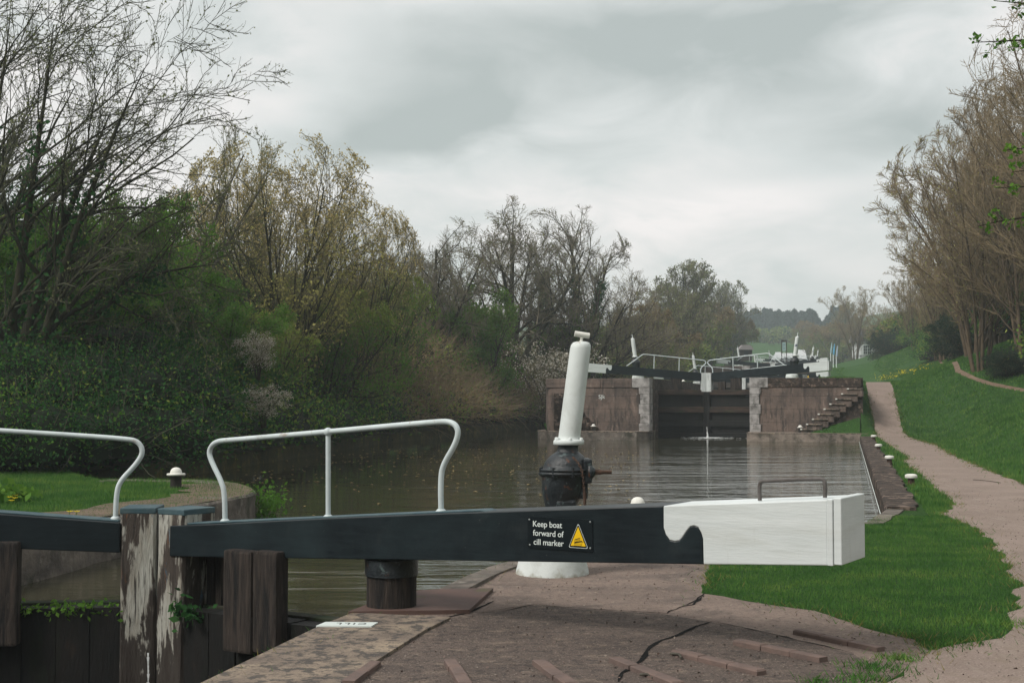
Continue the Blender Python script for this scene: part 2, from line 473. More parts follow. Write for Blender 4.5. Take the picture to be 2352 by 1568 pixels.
class MB:
    """collects shapes for ONE mesh; T maps local points to the parent's frame"""
    def __init__(s, T=None):
        s.v = []; s.f = []; s.m = []; s.sm = []
        s.T = T or (lambda p: p)

    def add(s, vs, fs, mi=0, smooth=False):
        n = len(s.v)
        s.v += [tuple(s.T(tuple(p))) for p in vs]
        s.f += [tuple(i + n for i in f) for f in fs]
        s.m += [mi] * len(fs); s.sm += [smooth] * len(fs)

    def box(s, x0, x1, y0, y1, z0, z1, mi=0, bev=0.0):
        if bev <= 0:
            vs = [(x, y, z) for x in (x0, x1) for y in (y0, y1) for z in (z0, z1)]
            s.add(vs, [(0, 1, 3, 2), (4, 6, 7, 5), (0, 4, 5, 1), (2, 3, 7, 6), (0, 2, 6, 4), (1, 5, 7, 3)], mi)
        else:
            bm = bmesh.new()
            bmesh.ops.create_cube(bm, size=1)
            for v in bm.verts:
                v.co = Vector(((x0 + x1) / 2 + v.co.x * (x1 - x0), (y0 + y1) / 2 + v.co.y * (y1 - y0), (z0 + z1) / 2 + v.co.z * (z1 - z0)))
            bmesh.ops.bevel(bm, geom=bm.edges[:], offset=bev, segments=2, affect='EDGES', profile=.6)
            bm.verts.index_update()
            s.add([v.co[:] for v in bm.verts], [[v.index for v in f.verts] for f in bm.faces], mi)
            bm.free()

    def prism(s, poly, axis, c0, c1, mi=0, taper=None):
        """poly of 2-D points extruded along axis from c0 to c1 (c may be functions of the point)"""
        n = len(poly)

        def put(p, c):
            c = c(p) if callable(c) else c
            return {'x': (c, p[0], p[1]), 'y': (p[0], c, p[1]), 'z': (p[0], p[1], c)}[axis]
        vs = [put(p, c0) for p in poly] + [put(p, c1) for p in poly]
        fs = [tuple(range(n)), tuple(range(2 * n - 1, n - 1, -1))]
        fs += [(i, i + n, (i + 1) % n + n, (i + 1) % n) for i in range(n)]
        s.add(vs, fs, mi)

    def tube(s, pts, r, sides=10, mi=0, caps=True):
        P = np.array(pts, float); K = len(P)
        rr = np.full(K, r) if np.isscalar(r) else np.array(r)
        T = np.gradient(P, axis=0); T /= np.linalg.norm(T, axis=1)[:, None] + 1e-9
        ref = np.array([0, 0, 1.]) if abs(T[0][2]) < .9 else np.array([1., 0, 0])
        n = np.cross(T[0], ref); n /= np.linalg.norm(n)
        vs = []
        for i in range(K):
            n = n - T[i] * n.dot(T[i]); n /= np.linalg.norm(n)
            b = np.cross(T[i], n)
            for k in range(sides):
                a = 2 * math.pi * k / sides
                vs.append(P[i] + rr[i] * (math.cos(a) * n + math.sin(a) * b))
        fs = [(i * sides + k, i * sides + (k + 1) % sides, (i + 1) * sides + (k + 1) % sides, (i + 1) * sides + k)
              for i in range(K - 1) for k in range(sides)]
        s.add(vs, fs, mi, True)
        if caps:
            s.add(vs[:sides], [tuple(range(sides))], mi)
            s.add(vs[-sides:], [tuple(range(sides))], mi)

    def lathe(s, prof, seg=24, lean=0.0, mi=0, c=(0, 0, 0), smooth=True, squash=1.0, rough=0.0):
        vs = []
        rg = random.Random(3)
        for (r, z) in prof:
            for k in range(seg):
                a = 2 * math.pi * k / seg
                q = r * (1 + rg.uniform(-rough, rough))
                vs.append((c[0] + q * math.cos(a) + lean * z, c[1] + q * math.sin(a) * squash, c[2] + z))
        n = len(prof)
        fs = [(i * seg + k, i * seg + (k + 1) % seg, (i + 1) * seg + (k + 1) % seg, (i + 1) * seg + k) for i in range(n - 1) for k in range(seg)]
        s.add(vs, fs, mi, smooth)
        s.add(vs[:seg], [tuple(range(seg))], mi); s.add(vs[-seg:], [tuple(range(seg))], mi)

    def build(s, name, mats, parent=None, weld=True):
        me = bpy.data.meshes.new(name)
        me.from_pydata(s.v, [], s.f)
        for m in (mats if isinstance(mats, (list, tuple)) else [mats]):
            me.materials.append(m)
        me.polygons.foreach_set('material_index', s.m)
        me.polygons.foreach_set('use_smooth', s.sm)
        bm = bmesh.new(); bm.from_mesh(me)
        bmesh.ops.recalc_face_normals(bm, faces=bm.faces)
        bm.to_mesh(me); bm.free()
        o = bpy.data.objects.new(name, me)
        COL.objects.link(o)
        if parent is not None:
            o.parent = parent
        return o


def text_mesh(name, txt, size, mt, parent, origin, xa, ya, extrude=.001, align='LEFT', bold=0.0, spacing=1.0):
    cu = bpy.data.curves.new('t', 'FONT')
    cu.body = txt; cu.size = size; cu.extrude = extrude; cu.align_x = align; cu.offset = bold
    cu.space_character = spacing
    ob = bpy.data.objects.new('t', cu)
    COL.objects.link(ob)
    bpy.context.view_layer.update()
    dg = bpy.context.evaluated_depsgraph_get()
    me = bpy.data.meshes.new_from_object(ob.evaluated_get(dg))
    COL.objects.unlink(ob); bpy.data.objects.remove(ob)
    me.materials.clear(); me.materials.append(mt)
    o = bpy.data.objects.new(name, me); COL.objects.link(o)
    xa = Vector(xa).normalized(); ya = Vector(ya).normalized(); za = xa.cross(ya)
    M = Matrix((xa, ya, za)).transposed().to_4x4(); M.translation = Vector(origin)
    me.transform(M)
    o.parent = parent
    return o


def chaikin(pts, it=2):
    P = [np.array(p, float) for p in pts]
    for _ in range(it):
        Q = [P[0]]
        for i in range(len(P) - 1):
            Q += [P[i] * .75 + P[i + 1] * .25, P[i] * .25 + P[i + 1] * .75]
        Q.append(P[-1]); P = Q
    return P


# ------------------------------------------------------------------ terrain
def inside(poly, X, Y):
    x, y = np.asarray(poly).T
    c = np.zeros(len(X), bool)
    j = len(x) - 1
    for i in range(len(x)):
        m = (y[i] > Y) != (y[j] > Y)
        if m.any():
            xi = (x[j] - x[i]) * (Y - y[i]) / (y[j] - y[i] + 1e-12) + x[i]
            c ^= m & (X < xi)
        j = i
    return c


def jag(pts, amp, step, rg, closed=False):
    out = []
    n = len(pts)
    for i in range(n if closed else n - 1):
        p, q = np.array(pts[i]), np.array(pts[(i + 1) % n])
        d = q - p; Ld = np.hypot(*d); m = max(1, int(Ld / step))
        nn = np.array([-d[1], d[0]]) / (Ld + 1e-9)
        for k in range(m):
            o = rg.uniform(-amp, amp) if k or i else 0
            out.append(tuple(p + d * k / m + nn * o))
    if not closed:
        out.append(tuple(pts[-1]))
    return out


def pxy(px, py, z=0.0):
    p = at(px, py, z)
    return (p[0], p[1])


rg = random.Random(11)
# right side water edge, from the near chamber to lock two
c1 = np.array(pxy(735, 1440)); c0 = np.array(pxy(470, 1568))
dirc = (c1 - c0) / np.linalg.norm(c1 - c0)
edgeR = [tuple(c0 - dirc * 16), tuple(c1), pxy(808, 1411), pxy(880, 1384), pxy(962, 1379), pxy(1060, 1334), pxy(1100, 1312), pxy(1180, 1288)]
aR, bR = ab(*edgeR[-1])
edgeR += [L(aR + .12, 4.2), L(aR + .3, 5.3), L(aR + .75, 6.5), L(aR + 1.5, 7.5), L(aR + 2.5, 8.4), pxy(1975, 1212, 0), pxy(2036, 1205, -.2)]
bank0 = np.array(pxy(2038, 1204, -.2)); bank1 = np.array(pxy(1975, 1010, -.2))
cornerR = tuple(bank1)
aC, bC = ab(*cornerR)
WH = 2.12      # half width of the far chambers
edgeR += [cornerR, L(aC, 44.9), L(WH + .05, 44.9), L(WH, 46.4), L(WH, 50.6)]
edgeL = [L(-WH, 50.6), L(-WH, 46.4), L(-WH - .3, 45.3), L(-5.6, 45.3), L(-6.4, 45.6), L(-6.8, 46.4), L(-6.8, 71), L(-12, 71), L(-12.0, 58), L(-11.6, 38),
         L(-10.2, 27), L(-8.9, 18), L(-8.3, 11.5)]
isl = [pxy(230, 1104, .24), pxy(330, 1103, .24), pxy(480, 1105, .24), pxy(545, 1112, .24), pxy(580, 1123, .24), pxy(588, 1133, .24), pxy(560, 1143, .24), pxy(400, 1170, .24), pxy(230, 1193, .24)]
edgeL += isl + [L(-2.15, 2.2), L(-2.0, .2), L(-1.75, -.8), L(-1.75, -26)]
W1 = edgeR + edgeL
pounds = []
for k in range(5):
    b0 = 50.6 + 75 * k
    if k:
        pounds.append([L(WH, b0 - 4.3), L(WH, b0 - .1), L(-WH, b0 - .1), L(-WH, b0 - 4.3)])
    pounds.append([L(WH, b0 + .1), L(WH, b0 + 29), L(-WH, b0 + 29), L(-WH, b0 + .1)])
    pounds.append([L(WH, b0 + 29.2), L(5.5, b0 + 33), L(5.8, b0 + 70.5), L(-8, b0 + 70.5), L(-8, b0 + 33), L(-WH, b0 + 29.2)])

pav_r = [pxy(1640, 1272), pxy(1630, 1297), pxy(1619, 1330), pxy(1617, 1361), pxy(1700, 1378), pxy(1780, 1388), pxy(1860, 1402), pxy(1990, 1440), pxy(2100, 1468), pxy(2148, 1496),
         pxy(2100, 1530), pxy(2030, 1568), pxy(1990, 1640)]
_i = 12
PAV = [edgeR[0]] + edgeR[1:11] + [L(aR + 1.9, 7.0), L(aR + 1.75, 5.5)] + jag(pav_r, .035, .18, rg) + [L(6.6, -14), L(6.6, -24)]
pl = [pxy(1990, 1640), pxy(2030, 1568), pxy(2100, 1530), pxy(2148, 1496), pxy(2200, 1481), pxy(2290, 1464), pxy(2318, 1440), pxy(2302, 1420), pxy(2345, 1395), pxy(2336, 1335), pxy(2292, 1262), pxy(2243, 1213), pxy(2200, 1196),
      pxy(2166, 1184), pxy(2186, 1166), pxy(2188, 1155), pxy(2160, 1135), pxy(2142, 1118), pxy(2112, 1092), pxy(2072, 1062), pxy(2082, 1050), pxy(2046, 1028), pxy(2014, 1006)]
pr = [pxy(2077, 1004), pxy(2112, 1010), pxy(2152, 1022), pxy(2200, 1051), pxy(2285, 1085), pxy(2352, 1112)]
ar0, br0 = ab(*pr[0]); al0, bl0 = ab(*pl[-1])
aS, bS = ab(*pr[-1])
ramp = [L(al0 - .1, 59), L(al0 - .1, 76), L(al0 + 1.1, 76), L(al0 + 1.1, 59)]
plj = jag(pl, .06, .22, rg)
prj = jag(pr, .06, .3, rg)
PATH = plj + jag([pl[-1], L(al0 - .1, 59), L(al0 - .1, 80)], .03, .5, rg)[1:] + jag([L(al0 + 1.1, 80), L(al0 + 1.1, 59), pr[0]], .03, .5, rg)[:-1] + prj + [L(aS + .5, 6), L(aS + .9, -24), L(6.6, -24), L(6.6, -14)]
# worn line on the slope
tr = [hit(px, py)[:2] for px, py in ((2150, 826), (2168, 836), (2200, 851), (2235, 868), (2270, 880), (2312, 889), (2352, 897))]
tr.append((tr[-1][0] + 4, tr[-1][1] - 6))
tr = [np.array(p) for p in tr]
tl, trr = [], []
for i, p in enumerate(tr):
    d = tr[min(i + 1, len(tr) - 1)] - tr[max(i - 1, 0)]; d /= np.hypot(*d)
    nn = np.array([-d[1], d[0]]) * (.12 if i else .06)
    tl.append(tuple(p + nn)); trr.append(tuple(p - nn))
TRAIL = tl + trr[::-1]

ROUGH = [pxy(*q) for q in ((772, 1574), (850, 1517), (905, 1477), (960, 1449), (1000, 1427), (1080, 1409), (1160, 1402), (1230, 1389), (1320, 1397), (1420, 1403), (1530, 1410), (1635, 1428), (1700, 1441), (1780, 1459), (1860, 1477), (1960, 1501), (2010, 1530), (1960, 1568), (1900, 1700), (700, 1700))]
polys = {'rough': [ROUGH], 'water': [W1] + pounds, 'paving': [PAV], 'path': [PATH], 'trail': [TRAIL]}
cv, ce = [], []
for pls in polys.values():
    for pg in pls:
        q = jag(pg, 0, 1.2, rg, closed=True)
        n0 = len(cv); cv += q
        ce += [(n0 + i, n0 + (i + 1) % len(q)) for i in range(len(q))]
for a0, a1, b0_, b1_ in ((6.45, 6.45, 46.5, 425), (6.65, 6.65, 46.5, 425), (-6.45, -6.45, 46.5, 425), (-6.65, -6.65, 71, 425)):
    q = [L(a0, b) for b in np.arange(b0_, b1_, 2.5)]
    n0 = len(cv); cv += q; ce += [(n0 + i, n0 + i + 1) for i in range(len(q) - 1)]
for k in range(1, 6):
    for bb in (46.46, 46.6):
        q = [L(a, bb + 75 * (k - 1)) for a in (-6.6, -4.4, -2.3) ]
        q2 = [L(a, bb + 75 * (k - 1)) for a in (2.3, 4.4, 6.6)]
        for q in (q, q2):
            if q:
                n0 = len(cv); cv += q; ce += [(n0 + i, n0 + i + 1) for i in range(len(q) - 1)]
pts = []
for (a0, a1, b0_, b1_, st) in ((-16, 24, -22, 80, .55), (-60, 90, -40, 440, 3.2), (-420, 480, -60, 1000, 14)):
    A, B = np.meshgrid(np.arange(a0, a1, st), np.arange(b0_, b1_, st))
    A = A.ravel() + np.random.RandomState(1).uniform(-.12, .12, A.size) * st; B = B.ravel() + np.random.RandomState(2).uniform(-.12, .12, B.size) * st
    if st > 1:
        m = ~((A > -16) & (A < 24) & (B > -22) & (B < 80))
        if st > 5:
            m &= ~((A > -60) & (A < 90) & (B > -40) & (B < 440))
        A, B = A[m], B[m]
    P = M0[None] + A[:, None] * V[None] + B[:, None] * U[None]
    # keep clear of the outlines
    C = np.array(cv)
    keep = np.ones(len(P), bool)
    lim = .2 if st < 1 else (1.0 if st < 5 else 0)
    if lim:
        for s0 in range(0, len(P), 4000):
            d2 = ((P[s0:s0 + 4000, None, :] - C[None]) ** 2).sum(-1).min(1)
            keep[s0:s0 + 4000] = d2 > lim * lim
    pts.append(P[keep])
allp = [Vector(p) for p in cv] + [Vector(p) for p in np.concatenate(pts)]
ov, oe, of, *_ = delaunay_2d_cdt(allp, ce, [], 0, 1e-4)
XY = np.array([v[:] for v in ov]); F = np.array([f for f in of if len(f) == 3])
cen = XY[F].mean(1)
cls = np.zeros(len(F), int)
for pg in polys['trail']: cls[inside(pg, cen[:, 0], cen[:, 1])] = 3
for pg in polys['path']: cls[inside(pg, cen[:, 0], cen[:, 1])] = 2
for pg in polys['paving']: cls[inside(pg, cen[:, 0], cen[:, 1])] = 1
for pg in polys['rough']: cls[inside(pg, cen[:, 0], cen[:, 1]) & (cls == 1)] = 4
for pg in polys['water']: cls[inside(pg, cen[:, 0], cen[:, 1])] = 9
Z = H(XY[:, 0], XY[:, 1])
VT = np.column_stack([XY, Z])
for ci, nm, mt in ((0, 'ground', 'ground'), (1, 'lockside_paving', 'paving'), (2, 'towpath', 'path'), (3, 'worn_footpath', 'dirt'), (4, 'rough_paving', 'paving_rough')):
    f = F[cls == ci]
    u, inv = np.unique(f, return_inverse=True)
    o = mesh_np(nm, VT[u], [(inv.reshape(f.shape), 0)], [MT[mt]], smooth=True)
    tag(o, kind='structure')


def classify(X, Y):
    """0 grass 1 paving 2 path 9 water"""
    c = np.zeros(len(X), int)
    for pg in polys['trail']: c[inside(pg, X, Y)] = 3
    for pg in polys['path']: c[inside(pg, X, Y)] = 2
    for pg in polys['paving']: c[inside(pg, X, Y)] = 1
    for pg in polys['water']: c[inside(pg, X, Y)] = 9
    return c


# ------------------------------------------------------------------ water
WZ = -0.20
heelR, heelL = M0 + DR * 2.2, M0 + DL * 2.2
aH = ab(*heelR)[1]
near_gate_b = -.2
up = [tuple(M0 + DR * 2.4 - NR * .15), *edgeR[3:], *edgeL[:-2], tuple(M0 + DL * 2.4 - NL * .15), tuple(M0 - (NL + NR) * .075)]
mb = MB(); mb.add([(p[0], p[1], WZ) for p in up], [tuple(range(len(up)))])
tag(mb.build('pound_water', MT['water']), kind='structure')
lowq = [L(-1.9, -26), L(1.95, -26), L(1.95, .4), L(-1.9, .4)]
mb = MB(); mb.add([(p[0], p[1], -2.45) for p in lowq], [(0, 1, 2, 3)])
tag(mb.build('chamber_water', MT['water']), kind='structure')
mb = MB()
for i, pg in enumerate(pounds):
    k = (i + 1) // 3 if i else 0
    lv = {0: 0}.get(i)
    zz = None
    j = i
    kk = 0 if i < 2 else (i - 2) // 3 + 1
    if i < 2:
        kind = i
    else:
        kind = (i - 2) % 3 - 1       # -1 tail, 0 chamber, 1 pound
    base = RISE * kk
    zz = {-1: base - .2, 0: base - .2 + .6, 1: base + RISE - .2}[kind]
    mb.add([(p[0], p[1], zz) for p in pg], [tuple(range(len(pg)))])
tag(mb.build('upper_water', MT['water']), kind='structure')
mb = MB(); q = [L(-60, -60), L(60, -60), L(60, 440), L(-60, 440)]
mb.add([(p[0], p[1], -3.4) for p in q], [(0, 1, 2, 3)])
tag(mb.build('canal_bed', MT['stone_dark']), kind='structure')


# ------------------------------------------------------------------ walls along the water
def wall_strip(name, pts, thick, top, bot, mt, label, cat='wall', out=1, cop=None, lip=.02, jagz=0.0, parent=None):
    """pts run with the water on the left when out=1"""
    P = [np.array(p, float) for p in pts]
    n = len(P)
    nrms = []
    for i in range(n):
        d = P[min(i + 1, n - 1)] - P[max(i - 1, 0)]
        d /= np.hypot(*d) + 1e-9
        nrms.append(np.array([d[1], -d[0]]) * out)
    r_ = random.Random(len(pts) * 7 + int(top * 100))
    mb = MB()
    vs = []
    for i in range(n):
        tz = (top[i] if isinstance(top, (list, tuple)) else top) + r_.uniform(-jagz, jagz)
        a_ = P[i] - nrms[i] * (lip + r_.uniform(-jagz, jagz) * .6); b_ = P[i] + nrms[i] * (thick + r_.uniform(-jagz, jagz) * 2)
        bv = .03
        am = P[i] - nrms[i] * (lip - bv)
        vs += [(a_[0], a_[1], bot), (a_[0], a_[1], tz - bv), (am[0], am[1], tz), (b_[0], b_[1], tz), (b_[0], b_[1], bot)]
    fs = []
    for i in range(n - 1):
        for k in range(4):
            fs.append((i * 5 + k, i * 5 + k + 1, (i + 1) * 5 + k + 1, (i + 1) * 5 + k))
    fs += [(0, 1, 2, 3, 4), tuple((n - 1) * 5 + k for k in range(5))]
    mb.add(vs, fs)
    o = mb.build(name, MT[mt], parent)
    if parent is None:
        tag(o, label, cat)
    return o


def dens(pts, step):
    return jag(pts, 0, step, random.Random(1))


wall_strip('chamber_wall', dens(edgeR[0:2] + [edgeR[2]], .5), .75, .018, -3.4, 'coping', 'brown coping edge of the near chamber beside the dark gate planks', out=1)
wall_strip('quay_wall', dens(chaikin(edgeR[4:15], 1), .4), .22, .022, -1.2, 'stone', 'curved quay edge of the near lock around the white paddle gear and bollard', out=1, jagz=.008)
wall_strip('bank_wall', dens([tuple(bank0), tuple(bank1)], .35), .42, .05, -1.2, 'stone_dark', 'dark rough stone bank wall running beside the line of bollards', out=1, jagz=.022)
wall_strip('island_wall', dens([tuple(p) for p in chaikin([L(-1.75, -26), L(-1.75, -.8), L(-2.0, .2), L(-2.15, 2.2)][::1] + isl[::-1][0:9], 1)], .4), .42, .262, -3.2, 'stone',
           'curved grey quay wall round the grassy lockside with the domed bollard', out=-1, jagz=.008)
# brown strip of bare coping behind the island edge
cp = chaikin([isl[8], isl[7], isl[6], isl[5], isl[4], isl[3]], 2)
P = [np.array(p) for p in cp]
mb = MB(); vs = []
for i, p in enumerate(P):
    d = P[min(i + 1, len(P) - 1)] - P[max(0, i - 1)]; d /= np.hypot(*d)
    nn = np.array([-d[1], d[0]])
    w = .95 + .12 * math.sin(i * 1.3)
    vs += [(p[0] + nn[0] * .02, p[1] + nn[1] * .02, .268), (p[0] + nn[0] * w, p[1] + nn[1] * w, .268)]
mb.add(vs, [(2 * i, 2 * i + 1, 2 * i + 3, 2 * i + 2) for i in range(len(P) - 1)])
tag(mb.build('quay_paving', MT['quay_dirt']), kind='structure')
wall_strip('earth_bank', dens([L(-8.2, 9.5), L(-8.3, 11.5), L(-8.9, 18), L(-10.2, 27), L(-11.6, 38), L(-12.0, 58), L(-12.0, 71.5)], .5), 1.3, .16, -1.2, 'bank_moss', 'low mossy earth bank along the left side of the pound', cat='bank', out=-1, jagz=.03, lip=.12)
tag(COL.objects['earth_bank'], kind='structure')
# white string line along the bank wall
mb = MB()
mb.tube([(bank0[0] - .06, bank0[1], WZ + .03), (bank1[0] - .06, bank1[1], WZ + .03)], .008, 6)
tag(mb.build('mooring_line', MT['sign_white']), 'thin white line stretched along the foot of the dark bank wall', 'rope')

# ------------------------------------------------------------------ lock gates
WAVE = [(0.0, 1.0), (0.0, .62), (.015, .50), (.04, .41), (.075, .385), (.105, .40), (.125, .46), (.15, .56), (.175, .635), (.20, .65),
        (.225, .62), (.245, .52), (.255, .42), (.258, 0.0)]


def gate(P0, d, n, z0, prof, label, near=False, rail=None, posts=(), sign=None, group=None, leaf_len=2.2, top=-.14, bottom=-3.0,
         bars=False, mitre=None, uprights=(), lt=4.3, wd=(.30, .42), grab=None, beam_l0=.15, heel_r=.17, beamw=.03, full=True):
    """prof: [(l, bottom, top)] of the balance beam above z0; l runs outwards from the mitre, w towards the camera"""
    P0 = np.array(P0)
    root = empty('lock_gate', (P0[0], P0[1], z0), label, 'lock gate', group)

    def T(p):
        q = p[0] * d + p[1] * n
        return (q[0], q[1], p[2])
    ls = [p[0] for p in prof]
    bt = lambda l: float(np.interp(l, ls, [p[1] for p in prof]))
    tp = lambda l: float(np.interp(l, ls, [p[2] for p in prof]))
    Lb = ls[-1]
    back = lambda p: beamw - (wd[0] + (wd[1] - wd[0]) * p[0] / Lb)
    # black beam
    wv = [(lt + dl * (1.05), bt(lt + dl) + f * (tp(lt + dl) - bt(lt + dl))) for dl, f in WAVE]
    lsb = [l for l in np.linspace(beam_l0, lt, 9)]
    blk = [(l, bt(l)) for l in lsb[:-1]] + wv[::-1] + [(l, tp(l)) for l in lsb[:-1][::-1]]
    mb = MB(T); mb.prism(blk, 'y', beamw, back)
    beam = mb.build('balance_beam', MT['black_paint'], root)
    wht = wv + [(l, bt(l)) for l in (Lb - .5, Lb)] + [(l, tp(l)) for l in (Lb, Lb - .5, lt + .3)]
    mb = MB(T); mb.prism(wht, 'y', beamw + .003, lambda p: back(p) - .003)
    mb.build('painted_tip', MT['white_board'], root)
    # end slab, a little larger than the beam
    e = .012 if near else .02
    mb = MB(T)
    mb.box(Lb, Lb + .035, back((Lb, 0)) - e, beamw + e, bt(Lb) - .0, tp(Lb) + .004, bev=.004)
    mb.box(Lb + .036, Lb + .085, back((Lb, 0)) - e * .3, beamw + e * .2, bt(Lb) + .006, tp(Lb) + .012, bev=.006)
    mb.build('end_board', MT['white_board'], root)
    if near:
        # thin planed strip on the beam top that carries the rail
        mb = MB(T)
        mb.prism([(beam_l0 + .02, tp(beam_l0) + .0), (3.15, tp(3.15)), (3.1, tp(3.1) + .014), (beam_l0 + .02, tp(beam_l0) + .016)], 'y', beamw - .05, beamw - .22)
        mb.build('top_strip', MT['teal_cap'], root)
    for o_ in root.children:
        if near:
            md = o_.modifiers.new('bevel', 'BEVEL'); md.width = .007; md.segments = 2; md.limit_method = 'ANGLE'; md.angle_limit = R(50)
    # leaf
    mb = MB(T)
    if not bars:
        k = int(leaf_len / .26)
        r_ = random.Random(5)
        for i in range(k):
            x0 = i * leaf_len / k
            mb.box(x0 + .004, x0 + leaf_len / k - .004, -.20, -.012 + r_.uniform(-.008, .008), bottom, top + r_.uniform(-.012, .0))
        mb.box(.02, leaf_len, -.24, -.03, bottom, top - .05)
        mb.build('gate_planks', MT['gate_dark'], root)
        mb = MB(T); mb.box(0, leaf_len, -.34, -.205, top - .3, top + .015, bev=.01)
        mb.build('top_rail', MT['moss_wood'], root)
    else:
        mb.box(.0, leaf_len, -.30, -.10, bottom, top - .02)
        mb.build('gate_planks', MT['gate_dark'], root)
        for (z_, h_) in ((top - .02, .22), (top - .78, .26), (top - 1.40, .26), (top - 1.95, .2)):
            mb = MB(T); mb.box(.06, leaf_len - .02, -.10, .05, z_ - h_, z_, bev=.012)
            mb.build('cross_bar', MT['gate_wood'] if z_ > top - .8 else MT['gate_dark'], root)
        mb = MB(T); mb.box(.0, .16, -.12, .07, bottom, top + .02, bev=.012)
        mb.build('closing_post', MT['gate_dark'], root)
    if mitre:
        x0, x1, y0, y1, zt, mm = mitre
        mb = MB(T)
        r_ = random.Random(8)
        # worn square timber: slightly irregular section
        secs = []
        for z_ in np.linspace(-2.9 if near else top - .1, zt - .045, 9):
            j = lambda: r_.uniform(-.006, .006)
            fl = .012 if z_ < -.2 and near else 0
            secs.append([(x0 + j() - fl, y1 + j(), z_), (x0 + j() - fl + .02, y1 + .012 + j(), z_), (x1 + j() - .02, y1 + .012 + j(), z_), (x1 + j(), y1 + j() - .01, z_), (x1, y0, z_), (x0, y0, z_)])
        vs = [p for s_ in secs for p in s_]
        fs = [(i * 6 + k, i * 6 + (k + 1) % 6, (i + 1) * 6 + (k + 1) % 6, (i + 1) * 6 + k) for i in range(8) for k in range(6)]
        fs += [tuple(range(6)), tuple(range(48, 54))]
        mb.add(vs, fs)
        po = mb.build('mitre_post', MT[mm], root)
        if near:
            mb = MB(T); mb.box(x0 - .005, x1 + .005, y0 - .005, y1 + .016, zt - .05, zt, bev=.010)
            mb.build('post_top', MT['teal_cap'], po)
    for (x0, x1, y0, y1, z0_, z1_, mm, cyl) in uprights:
        mb = MB(T)
        if cyl:
            mb.lathe([(cyl * 1.02, z0_), (cyl, z0_ + .1), (cyl * .98, z1_ - .12)], 20, c=((x0 + x1) / 2, (y0 + y1) / 2, 0), rough=.02)
            u = mb.build('heel_post', MT[mm], root)
            mb = MB(T); mb.lathe([(cyl * 1.06, z1_ - .12), (cyl * 1.06, z1_)], 20, c=((x0 + x1) / 2, (y0 + y1) / 2, 0))
            mb.build('iron_collar', MT['black_iron'], u)
        else:
            mb.box(x0, (x0 * .45 + x1 * .55) - .004, y0, y1, z0_, z1_ - .008, bev=.022)
            mb.box((x0 * .45 + x1 * .55) + .004, x1, y0, y1 - .006, z0_ + .02, z1_, bev=.022)
            mb.build('upright', MT[mm], root)
    if rail:
        mb = MB(T)
        r_ = .021 if near else .024
        mb.tube([(p[0], beamw - .13, p[1]) for p in chaikin(rail, 3)], r_, 10)
        hr = mb.build('handrail', MT['rail_white'], root)
        for (l0, zb, l1, zt) in posts:
            mb = MB(T)
            mb.tube([(l0, beamw - .13, zb), (l1, beamw - .13, zt)], r_ * .92, 10)
            if near:
                mb.lathe([(.036, zb), (.036, zb + .008), (.024, zb + .018)], 12, c=(l0, beamw - .13, 0))
                mb.lathe([(.012, zt - .032), (.030, zt - .02), (.034, zt), (.030, zt + .02), (.010, zt + .031)], 14, c=(l1, beamw - .13, 0))
            mb.build('rail_post', MT['rail_white'], root)
        if near:
            for (l0, z_) in (rail[0], rail[-1]):
                mb = MB(T); mb.lathe([(.040, z_ - .006), (.040, z_ + .006), (.026, z_ + .02)], 12, c=(l0, beamw - .13, 0))
                mb.build('rail_foot', MT['rail_white'], hr)
    if grab:
        mb = MB(T); mb.tube([(p[0], beamw - .12, p[1]) for p in chaikin(grab, 3)], .0125, 10)
        mb.build('grab_handle', MT['grab_grey'], root)
    if sign:
        l0, l1, zb, zt = sign
        w_, h_ = l1 - l0, zt - zb
        d3 = (d[0], d[1], 0)

        def Q(u, v_, o_=0.0):
            q = (l0 + u * w_) * d + (beamw + .006 + o_) * n
            return (q[0], q[1], zb + v_ * h_)

        def poly(name, pts2, o0, o1, mt_, par):
            m_ = MB(); nn = len(pts2)
            m_.add([Q(u, v_, o0) for u, v_ in pts2] + [Q(u, v_, o1) for u, v_ in pts2],
                   [tuple(range(nn)), tuple(range(nn, 2 * nn))] + [(i, (i + 1) % nn, (i + 1) % nn + nn, i + nn) for i in range(nn)])
            return m_.build(name, mt_, par)
        pan = poly('warning_sign', [(0, .04), (.02, 0), (.98, 0), (1, .04), (1, .96), (.98, 1), (.02, 1), (0, .96)], -.006, 0, MT['sign_black'], root)
        for i, (t_, v_) in enumerate((('Keep boat', .69), ('forward of', .405), ('cill marker', .12))):
            o = Q((.078, .085, .092)[i], v_, .0005)
            text_mesh('lettering', t_, h_ * .262, MT['sign_white'], pan, o, d3, (0, 0, 1), extrude=.0006, bold=h_ * .0018, spacing=.98)
        ar = w_ / h_

        def tri(s_, cu=.785, cv=.10, ch=.78, hw=.150, rd=.10):
            """rounded triangle, inset s_"""
            A = [(cu - hw, cv), (cu + hw, cv), (cu, cv + ch)]
            c_ = (cu, cv + ch * .36)
            A = [((a - c_[0]) * s_ + c_[0], (b - c_[1]) * s_ + c_[1]) for a, b in A]
            out = []
            for i in range(3):
                p, q, r = np.array(A[i - 1]), np.array(A[i]), np.array(A[(i + 1) % 3])
                a_, b_ = q + (p - q) * rd, q + (r - q) * rd
                for t in (0, .25, .5, .75, 1):
                    out.append(tuple((1 - t) ** 2 * a_ + 2 * t * (1 - t) * q + t * t * b_))
            return out
        tr_ = poly('warning_triangle', tri(1.0), .0004, .0012, MT['sign_white'], pan)
        poly('triangle_border', tri(.94), .0014, .0020, MT['sign_black'], pan)
        poly('triangle_face', tri(.77, rd=.03), .0022, .0028, MT['sign_yellow'], pan)
